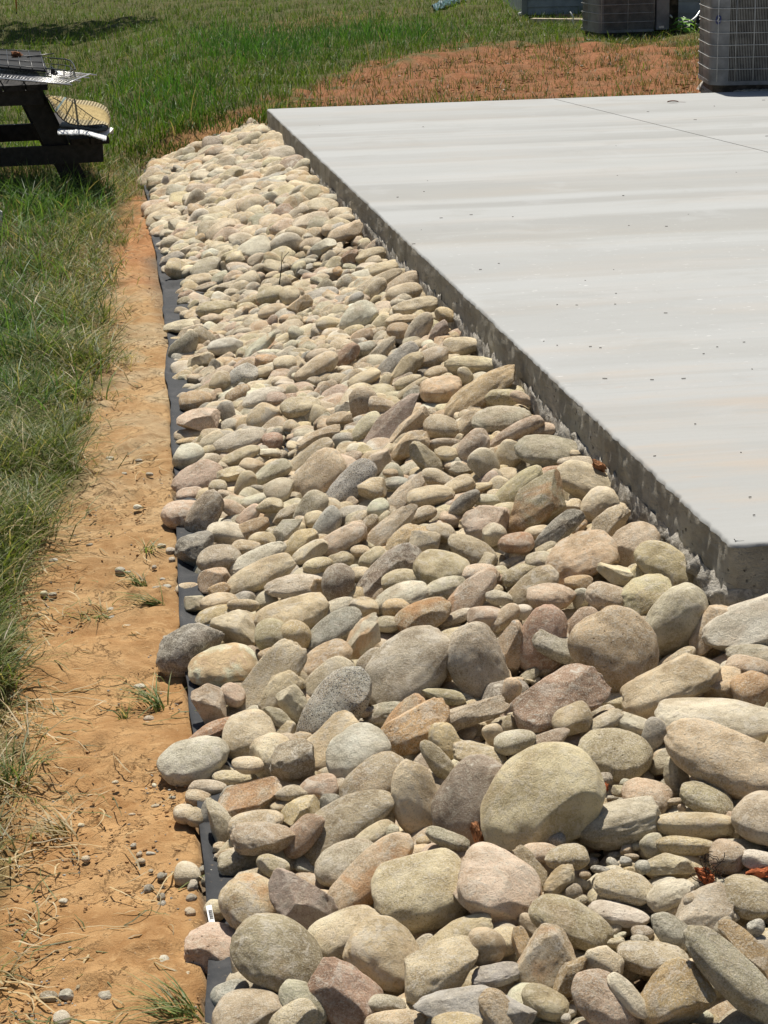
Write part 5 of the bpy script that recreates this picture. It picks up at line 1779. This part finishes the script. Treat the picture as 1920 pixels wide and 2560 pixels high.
# ------------------------------------------------------------------ air conditioners
M_GREY = plain('grey_painted_steel', (.20, .20, .20), .5, .4, .16, 7)
M_GRID = plain('wire_guard_grey', (.50, .50, .48), .4, .5, .12, 40)
M_BAR = plain('louvre_grey', (.29, .28, .255), .5, .4, .15, 12)
M_COIL = plain('coil_dark', (.060, .050, .040), .7, .2, .5, 9)
M_PAN = plain('base_pan_brown', (.07, .058, .048), .7, .3, .3, 20)
M_BLUE = plain('badge_blue', (.02, .035, .16), .3, .5, .1)
def rrect(w, d, r, n=6):
    """rounded rectangle outline, centre 0"""
    out = []
    for cx, cy, a0_ in ((w / 2 - r, d / 2 - r, 0), (-w / 2 + r, d / 2 - r, 90), (-w / 2 + r, -d / 2 + r, 180), (w / 2 - r, -d / 2 + r, 270)):
        for k in range(n + 1):
            a_ = math.radians(a0_ + 90 * k / n); out.append((cx + r * math.cos(a_), cy + r * math.sin(a_)))
    return np.array(out)
def prism(name, outl, z0, z1, mat, parent, smooth=True):
    n_ = len(outl); V_ = np.concatenate([np.c_[outl, np.full(n_, z0)], np.c_[outl, np.full(n_, z1)], [[0, 0, z0], [0, 0, z1]]])
    i = np.arange(n_); j = (i + 1) % n_
    F_ = [np.stack([i, j, n_ + j, n_ + i], 1), np.stack([np.full(n_, 2 * n_ + 1), n_ + i, n_ + j], 1), np.stack([np.full(n_, 2 * n_), j, i], 1)]
    me = mesh_np(name, V_, F_, mat, smooth)
    o_ = link(name, me, parent)
    if smooth: o_.modifiers.new('crease', 'EDGE_SPLIT').split_angle = math.radians(40)
    return o_
def hoop(outl, z, rad=.0022):
    return MB().tube(np.c_[outl, np.full(len(outl), z)], rad, 5, True)
def ac_unit(label, loc, rot, w, d, h, r, zb, pitch, hoop0, nvert, panel, service=False):
    t_ = thing('air_conditioner', label, 'air conditioner', loc, rotz=rot, group='outdoor air conditioner units')
    prism('base_foot', rrect(w * .90, d * .90, r * .8), -.03, zb * .55 + .004, M_PAN, t_)
    prism('base_pan', rrect(w, d, r), zb * .5, zb, M_GREY, t_)
    prism('coil', rrect(w - .07, d - .07, r - .02), zb + .001, h - .05, M_COIL, t_)
    prism('top_cover', rrect(w + .01, d + .01, r), h - .05, h, M_GREY, t_)
    mb = MB(); mb.tube([(.28 * math.cos(a_), .28 * math.sin(a_), h + .02) for a_ in np.linspace(0, 6.28, 40)], .004, 5)
    for k in range(16): a_ = k * math.pi / 8; mb.tube([(.05 * math.cos(a_), .05 * math.sin(a_), h + .035), (.28 * math.cos(a_), .28 * math.sin(a_), h + .01)], .003, 4)
    mb.build('fan_guard', M_GRID, t_, True)
    o1 = rrect(w - .012, d - .012, r, 8)
    # louvre bars: closely set uprights all round, outside the coil
    seg = np.linalg.norm(np.diff(np.r_[o1, o1[:1]], axis=0), axis=1); s_ = np.r_[0, np.cumsum(seg)]; cl = np.r_[o1, o1[:1]]
    mb = MB()
    for q_ in np.arange(0, s_[-1], .0125):
        x = np.interp(q_, s_, cl[:, 0]); y = np.interp(q_, s_, cl[:, 1])
        if y > d * .40: continue
        mb.box(x - .0022, x + .0022, y - .0022, y + .0022, zb, h - .05)
    mb.build('louvre_bars', M_BAR, t_, kind='stuff')
    o2_ = rrect(w + .004, d + .004, r + .004, 8)
    z = hoop0
    while z < h - .06:
        hoop(o2_, z, .0026).build('guard_wire', M_GRID, t_, True); z += pitch
    for x in np.linspace(-w / 2 + r * .45, w / 2 - r * .45, nvert):
        MB().tube([(x, -d / 2 - .0045, zb), (x, -d / 2 - .0045, h - .05)], .0024, 5).build('guard_upright', M_GRID, t_, True)
    # solid corner panel
    for (x0, x1) in panel:
        arc = [p for p in o1 if p[1] < -d / 2 + r * 1.2 and x0 <= p[0] <= x1]
        arc = [(-w / 2 + .006, -d / 2 + .40), *sorted(arc, key=lambda p: (p[0] + (-p[1]) * .01)), (x1, -d / 2 + .006)] if x0 < 0 else [(x0, -d / 2 + .006), (x1, -d / 2 + .006)]
        arc = np.array(arc); c0 = np.array([0, 0]); ou = arc * 1.0; nrm_ = arc - c0; nrm_ /= np.linalg.norm(nrm_, axis=1, keepdims=True)
        ou = arc + nrm_ * .003; k = len(arc)
        V_ = np.concatenate([np.c_[ou, np.full(k, zb)], np.c_[ou, np.full(k, h - .05)]]); i = np.arange(k - 1)
        link('corner_panel', mesh_np('corner_panel', V_, np.stack([i, i + 1, k + i + 1, k + i], 1), M_GREY, True), t_)
    return t_
# right unit: stands on the far right of the patio
g0 = ground_pt(1772, 226)
AC1 = at(1776, 227, 0.0)
w1 = .82
ac1 = ac_unit('big grey air conditioner standing behind the far right corner of the patio', AC1 + np.array([w1 / 2 - .01, .33, .015]), math.radians(-1), w1, .80, .90, .12, .062, .094, .155, 6, [(-w1 / 2, -w1 / 2 + .145)])
bd = link('badge', None, ac1, (-w1 / 2 + .062, -.80 / 2 + .03, .54)); bd.rotation_euler = (0, 0, math.radians(-32))
mb = MB(); mb.tube([(.019 * math.cos(a_), -.010, .031 * math.sin(a_) + .3 * .019 * math.cos(a_)) for a_ in np.linspace(0, 6.28, 25)[:-1]], .0052, 6, True); mb.build('badge_ring', M_BLUE, bd, True)
mb = MB(); mb.tube([(.013, -.014, .022), (.004, -.015, .010), (-.004, -.015, -.004), (.005, -.015, -.018), (.014, -.014, -.012)], .0032, 5); mb.build('badge_swirl', plain('badge_silver', (.5, .52, .60), .3, .6, .1), bd, True)
# rough mortar skirt on the patio under it
V_ = []; sk = np.linspace(0, 1, 70); ns_ = Noise(61, 2, 30, .8, 3)
for i, s_ in enumerate(sk):
    x = AC1[0] - .03 + s_ * 1.4
    dpt = .07 * sst(0, .15, s_)
    V_.append((x, AC1[1] - .065, -.12))
    for j, k in enumerate(np.linspace(1, 0, 7)):
        V_.append((x, AC1[1] + .09 - .13 * k * sst(-.02, .25, s_) - .02 + .010 * ns_(np.array([[s_ * 9, k]]))[0], .003 + .012 * (1 - k ** 3) * (.55 + .45 * sst(0, .3, s_)) + .003 * ns_(np.array([[s_ * 14, k * 2]]))[0]))
    V_.append((x, AC1[1] + .75, .015)); V_[-8:] = [(q[0], q[1], q[2] - .10 * (1 - sst(0, .07, s_))) for q in V_[-8:]]
V_ = np.array(V_); Cc = np.array([AC1[0], AC1[1], 0])
link('mortar_pad', mesh_np('mortar_pad', V_ - Cc, grid_faces(70, 9), M_LIP, False), None, Cc, label='rough mortar bed spread on the patio under the big grey air conditioner', category='mortar bed')
# left unit, farther off, turned a little, with its service box
AC2 = at(1503, 101, -.06)
w2, d2 = .66, .66; rt_ = math.radians(13)
c2 = AC2 + np.array([math.cos(rt_) * (w2 / 2 - .03) - math.sin(rt_) * (d2 / 2 - .02), math.sin(rt_) * (w2 / 2 - .03) + math.cos(rt_) * (d2 / 2 - .02), .05])
ac2 = ac_unit('smaller grey air conditioner in the weeds by the house siding', c2, rt_, w2, d2, .86, .05, .055, .094, .14, 3, [(-w2 / 2, -w2 / 2 + .05)])
MB().box(w2 / 2 + .004, w2 / 2 + .15, -d2 / 2 - .012, -d2 / 2 + .24, .045, .86).build('service_panel', M_GREY, ac2)
MB().box(w2 / 2 - .006, w2 / 2 + .27, -d2 / 2 - .034, -d2 / 2 + .20, .40, .80).build('control_box', M_GREY, ac2)
MB().box(w2 / 2 + .0, w2 / 2 + .30, -d2 / 2 + .10, -d2 / 2 + .40, .02, .40).build('rear_panel', M_COIL, ac2)
MB().box(w2 / 2 + .03, w2 / 2 + .09, -d2 / 2 - .0145, -d2 / 2 - .010, .06, .085).build('maker_plate', M_WIRE, ac2)
pad = thing('equipment_pad', 'flat grey-green plastic pad under the smaller air conditioner', 'pad', c2 + [0, 0, -.085], rotz=rt_)
prism('pad_slab', rrect(w2 + .26, d2 + .16, .06), 0, .05, plain('grey_green_plastic', (.13, .15, .14), .6, .3, .2), pad)

# ------------------------------------------------------------------ house siding behind
M_SIDE = plain('grey_green_siding', (.38, .41, .40), .55, .35, .12, 6)
M_SIDE2 = plain('corner_trim_grey', (.26, .28, .27), .55, .35, .1, 6)
M_FOUND = plain('foundation_block', (.17, .165, .155), .9, .2, .3, 12, .5)
house = thing('house', 'grey-green house wall with lap siding at the top right behind the air conditioners', 'house', (3.4, 25, -.2))
ho = np.array(house.location)
def wall(x0, x1, Y, zb, expo, ztop, zf):
    z = zb
    while z < ztop:
        z1 = min(z + expo, ztop)
        mb = MB(); mb.hexa(np.array([(x0, Y - .018, z), (x1, Y - .018, z), (x1, Y + .03, z), (x0, Y + .03, z), (x0, Y - .003, z1 + .004), (x1, Y - .003, z1 + .004), (x1, Y + .03, z1 + .004), (x0, Y + .03, z1 + .004)]) - ho)
        mb.build('siding_board', M_SIDE, house); z += expo
    mb = MB(); C_ = np.array([x0, Y, zf]) - ho; mb.box(C_[0], x1 - ho[0], Y + .012 - ho[1], Y + .2 - ho[1], zf - ho[2], zb + .01 - ho[2]); mb.build('foundation', M_FOUND, house)
zbl = float(at_d(1330, 37, 27.0)[2]); zbr = float(at_d(1730, 64, 23.9)[2])
xl = float(at_d(1313, 37, 27.0)[0])
HT = 1.35  # walls cut low above the view so their shadow misses the far unit
wall(xl + .02, 3.55, 27.0, zbl, .10, HT, -.45)
wall(3.05, 5.6, 23.9, zbr, .142, HT, -.45)
mb = MB(); mb.box(xl - .05 - ho[0], xl + .022 - ho[0], 27.0 - .034 - ho[1], 27.06 - ho[1], zbl - .03 - ho[2], HT - ho[2]); mb.build('corner_board', M_SIDE2, house)
mb = MB(); mb.box(3.0 - ho[0], 3.05 - ho[0], 23.87 - ho[1], 27.05 - ho[1], -.4 - ho[2], HT - ho[2]); mb.build('side_wall', M_SIDE, house)
mb = MB(); mb.box(xl - ho[0], 5.6 - ho[0], 27.06 - ho[1], 33 - ho[1], -.4 - ho[2], HT - ho[2]); mb.build('wall', M_SIDE, house)
mb = MB(); mb.box(3.05 - ho[0], 5.6 - ho[0], 23.93 - ho[1], 27.06 - ho[1], -.4 - ho[2], HT - .01 - ho[2]); mb.build('wall', M_SIDE, house)
mb = MB(); mb.box(xl - .1 - ho[0], 5.7 - ho[0], 23.85 + 3.1 - ho[1], 33.1 - ho[1], HT + .004 - ho[2], HT + .10 - ho[2]); mb.build('roof', M_FOUND, house)
# hoses from the far unit up the wall
M_SIL = plain('silver_conduit', (.62, .62, .60), .35, .6, .1, 30, 0, .3)
M_HOSE = plain('black_insulation', (.015, .015, .016), .7, .3, .3)
def curve(px_, Y0, Y1, n=26):
    pts = np.array(px_, float); P_ = resample(pts, n); 
    return [at_d(x, y, Y0 + (Y1 - Y0) * i / (n - 1)) for i, (x, y) in enumerate(P_)]
o = MB().tube(curve([(1674, 38), (1684, 48), (1700, 56), (1715, 57), (1730, 51), (1741, 42), (1750, 28), (1757, 12), (1763, -6), (1768, -30)], 22.9, 23.6), .0125, 8).build('conduit', M_SIL, None, True)
o['label'] = 'bright silver conduit curving down from the smaller air conditioner and up the wall'; o['category'] = 'conduit'
hose = thing('refrigerant_line', 'thick black insulated hose looping beside the silver conduit', 'hose', at_d(1735, 60, 23.2)); oh = np.array(hose.location)
Hc = curve([(1655, 84), (1690, 80), (1712, 76), (1730, 66), (1746, 50), (1757, 32), (1766, 12), (1776, -8), (1786, -30)], 22.9, 23.6, 40)
MB().tube([p - oh for p in Hc], .030 + .003 * np.sin(np.arange(40) * 1.3), 9).build('insulation', M_HOSE, hose, True)
for k in (12, 15, 18, 21, 24, 27): MB().tube([Hc[k] - oh + [0, -.033, .004], Hc[k] - oh + [.022, -.034, -.006]], .007, 5).build('tape_flash', M_SIL, hose, True)
o = MB().tube([at_d(1708, 42, 22.95), at_d(1716, 48, 22.95), at_d(1722, 54, 22.95)], .006, 6).build('cable_stub', M_SIL, None, True)
o['label'] = 'short silver cable end standing off the conduit'; o['category'] = 'cable'

# ------------------------------------------------------------------ odds and ends on the far grass
M_BOARD = plain('pale_board', (.55, .46, .35), .8, .2, .2, 20, .3)
a_, b_ = ground_pt(1330, 60), ground_pt(1466, 62)
o = MB().beam(a_ + [0, 0, .045], b_ + [0, 0, .045], .10, .05).build('wooden_board', M_BOARD, None); o['label'] = 'pale wooden board lying in the grass in front of the siding'; o['category'] = 'board'
a_, b_ = ground_pt(1395, 52), ground_pt(1468, 53)
o = MB().beam(a_ + [0, .2, .05], b_ + [0, .2, .05], .09, .04).build('wooden_board', plain('brown_board', (.30, .22, .14), .8, .2, .2, 20, .3), None); o['label'] = 'short brown board just behind the pale wooden board'; o['category'] = 'board'
C = ground_pt(1305, 42)
o = MB().tube([C + [-.05, 0, .03], C + [.0, 0, .045], C + [.05, .0, .06]], .022, 8).build('pipe_cap', M_WHITE, None, True); o['label'] = 'small white pipe end at the foot of the corner board'; o['category'] = 'pipe'
C = ground_pt(1434, 70)
flag = MB().tube([C, C + [.0, 0, .05], C + [-.012, 0, .09], C + [.0, 0, .12], C + [-.045, 0, .19]], .009, 6).build('wire_flag', M_WHITE, None, True); flag['label'] = 'bent white wire stake in front of the pale wooden board'; flag['category'] = 'stake'
# teal plastic sheet
M_TEAL = plain('teal_plastic', (.06, .13, .14), .4, .5, .3, 14)
pts = [(1078, 24), (1110, 14), (1140, 4), (1160, -6), (1156, 10), (1135, 20), (1108, 30), (1082, 32)]
n_ = 34; A = np.zeros((n_, 9, 3)); n9 = Noise(71, 2, 24, .6, 2.5)
for i in range(n_):
    f = i / (n_ - 1)
    p0 = np.array([1078 + 84 * f, 24 - 30 * f]); p1 = np.array([1086 + 80 * f, 33 - 32 * f])
    for j in range(9):
        g = j / 8; c_ = p0 * (1 - g) + p1 * g; P_ = ground_pt(c_[0], c_[1] + 4)
        A[i, j] = P_ + [0, 0, .05 + .05 * math.sin(math.pi * g) + .018 * n9(np.array([[f * 5, g * 2]]))[0]]
C = A.reshape(-1, 3).mean(0)
o = link('plastic_sheet', mesh_np('plastic_sheet', (A - C).reshape(-1, 3), grid_faces(n_, 9), M_TEAL, False), None, C, label='crumpled teal plastic sheet on the lawn at the top edge', category='plastic sheet')
o.modifiers.new('thickness', 'SOLIDIFY').thickness = .01
# leafy weed beside the far unit
M_WEED = grass_mat('weed_leaf')
C = ground_pt(1706, 93); weed = thing('broadleaf_weed', 'bright green broad-leaved weed growing below the silver conduit', 'weed', C)
MB().tube([(0, 0, -.01), (.005, 0, .09), (0, 0, .18)], .006, 6).build('stem', plain('weed_stem', (.10, .17, .05), .6, .3, .2), weed, True)
for k in range(16):
    a_ = k * 2.4; hz = .05 + .145 * k / 15; L_ = .17 - .055 * k / 15; W_ = .034
    V_ = []
    for i, f in enumerate(np.linspace(0, 1, 7)):
        r_ = L_ * f; zz_ = hz + .05 * f - .07 * f * f + .01 * math.sin(k); wd = W_ * math.sin(math.pi * min(1, f * .94 + .03)) ** .8
        for s_ in (-1, 0, 1): V_.append((r_ * math.cos(a_) - s_ * wd * math.sin(a_), r_ * math.sin(a_) + s_ * wd * math.cos(a_), zz_ + abs(s_) * .008))
    link('leaf', mesh_np('leaf', V_, grid_faces(7, 3), M_WEED, True, {'tint': np.array([.19, .36, .08]) * R.uniform(.8, 1.15)}), weed)
# grass round the feet of the units and the wall
s_ = new_store()
for (x0, x1, y0, y1, n_, h_) in ((1290, 1480, 44, 96, 1900, .12), (1470, 1700, 98, 122, 700, .10), (1480, 1780, 92, 118, 900, .12), (1690, 1790, 88, 150, 700, .12)):
    x = R.uniform(x0, x1, n_); y = R.uniform(y0, y1, n_); P = ground_pt(x, y)
    blades(P, R.uniform(h_ * .4, h_, n_), R.uniform(.005, .008, n_), R.uniform(0, 6.28, n_), R.uniform(.2, 1.0, n_), greens(n_, (.06, .10, .022), (.15, .18, .06), .15), s_, 4)
finish(s_, 'verge_grass', kind='stuff')

# ------------------------------------------------------------------ tree whose shade falls on the far left lawn
tree = thing('shade_tree', 'broad tree outside the left edge whose shadow darkens the far lawn', 'tree', (-9.2, 30.6, -.2))
MB().tube([(0, 0, -.2), (.1, 0, 1.6), (.3, -.1, 3.2), (.9, -.2, 4.6), (1.5, -.2, 6)], [.20, .17, .14, .10, .05], 10).build('trunk', M_TWIG, tree, True)
for a_ in range(6):
    az_ = a_ * 1.05; MB().tube([(.4, -.1, 3.3 + .2 * a_), (.9 + .9 * math.cos(az_), .9 * math.sin(az_), 4.4 + .1 * a_), (1.3 + 1.9 * math.cos(az_), 1.5 * math.sin(az_), 5.2)], [.07, .05, .02], 6).build('limb', M_TWIG, tree, True)
n_ = 8000
th = R.uniform(0, 6.28, n_); rr = R.uniform(0, 1, n_) ** .4; ph = np.arccos(R.uniform(-1, 1, n_))
Pc = np.stack([2.3 + 3.7 * rr * np.sin(ph) * np.cos(th), 2.5 * rr * np.sin(ph) * np.sin(th), 5.2 + 1.3 * rr * np.cos(ph)], 1)
Pc = Pc[Noise(81, 3, 24, .15, .5)(Pc) > -.35]; n_ = len(Pc)
a1 = R.normal(size=(n_, 3)); a1 /= np.linalg.norm(a1, axis=1, keepdims=True); a2 = np.cross(a1, R.normal(size=(n_, 3))); a2 /= np.linalg.norm(a2, axis=1, keepdims=True)
sz = R.uniform(.07, .14, n_)[:, None]
V_ = np.stack([Pc - a1 * sz, Pc + a2 * sz * .6, Pc + a1 * sz, Pc - a2 * sz * .6], 1).reshape(-1, 3)
me = mesh_np('crown', V_, np.arange(n_ * 4).reshape(-1, 4), M_WEED, False, {'tint': np.repeat(greens(n_, (.04, .09, .02), (.08, .14, .04)), 4, 0)})
link('crown', me, tree)
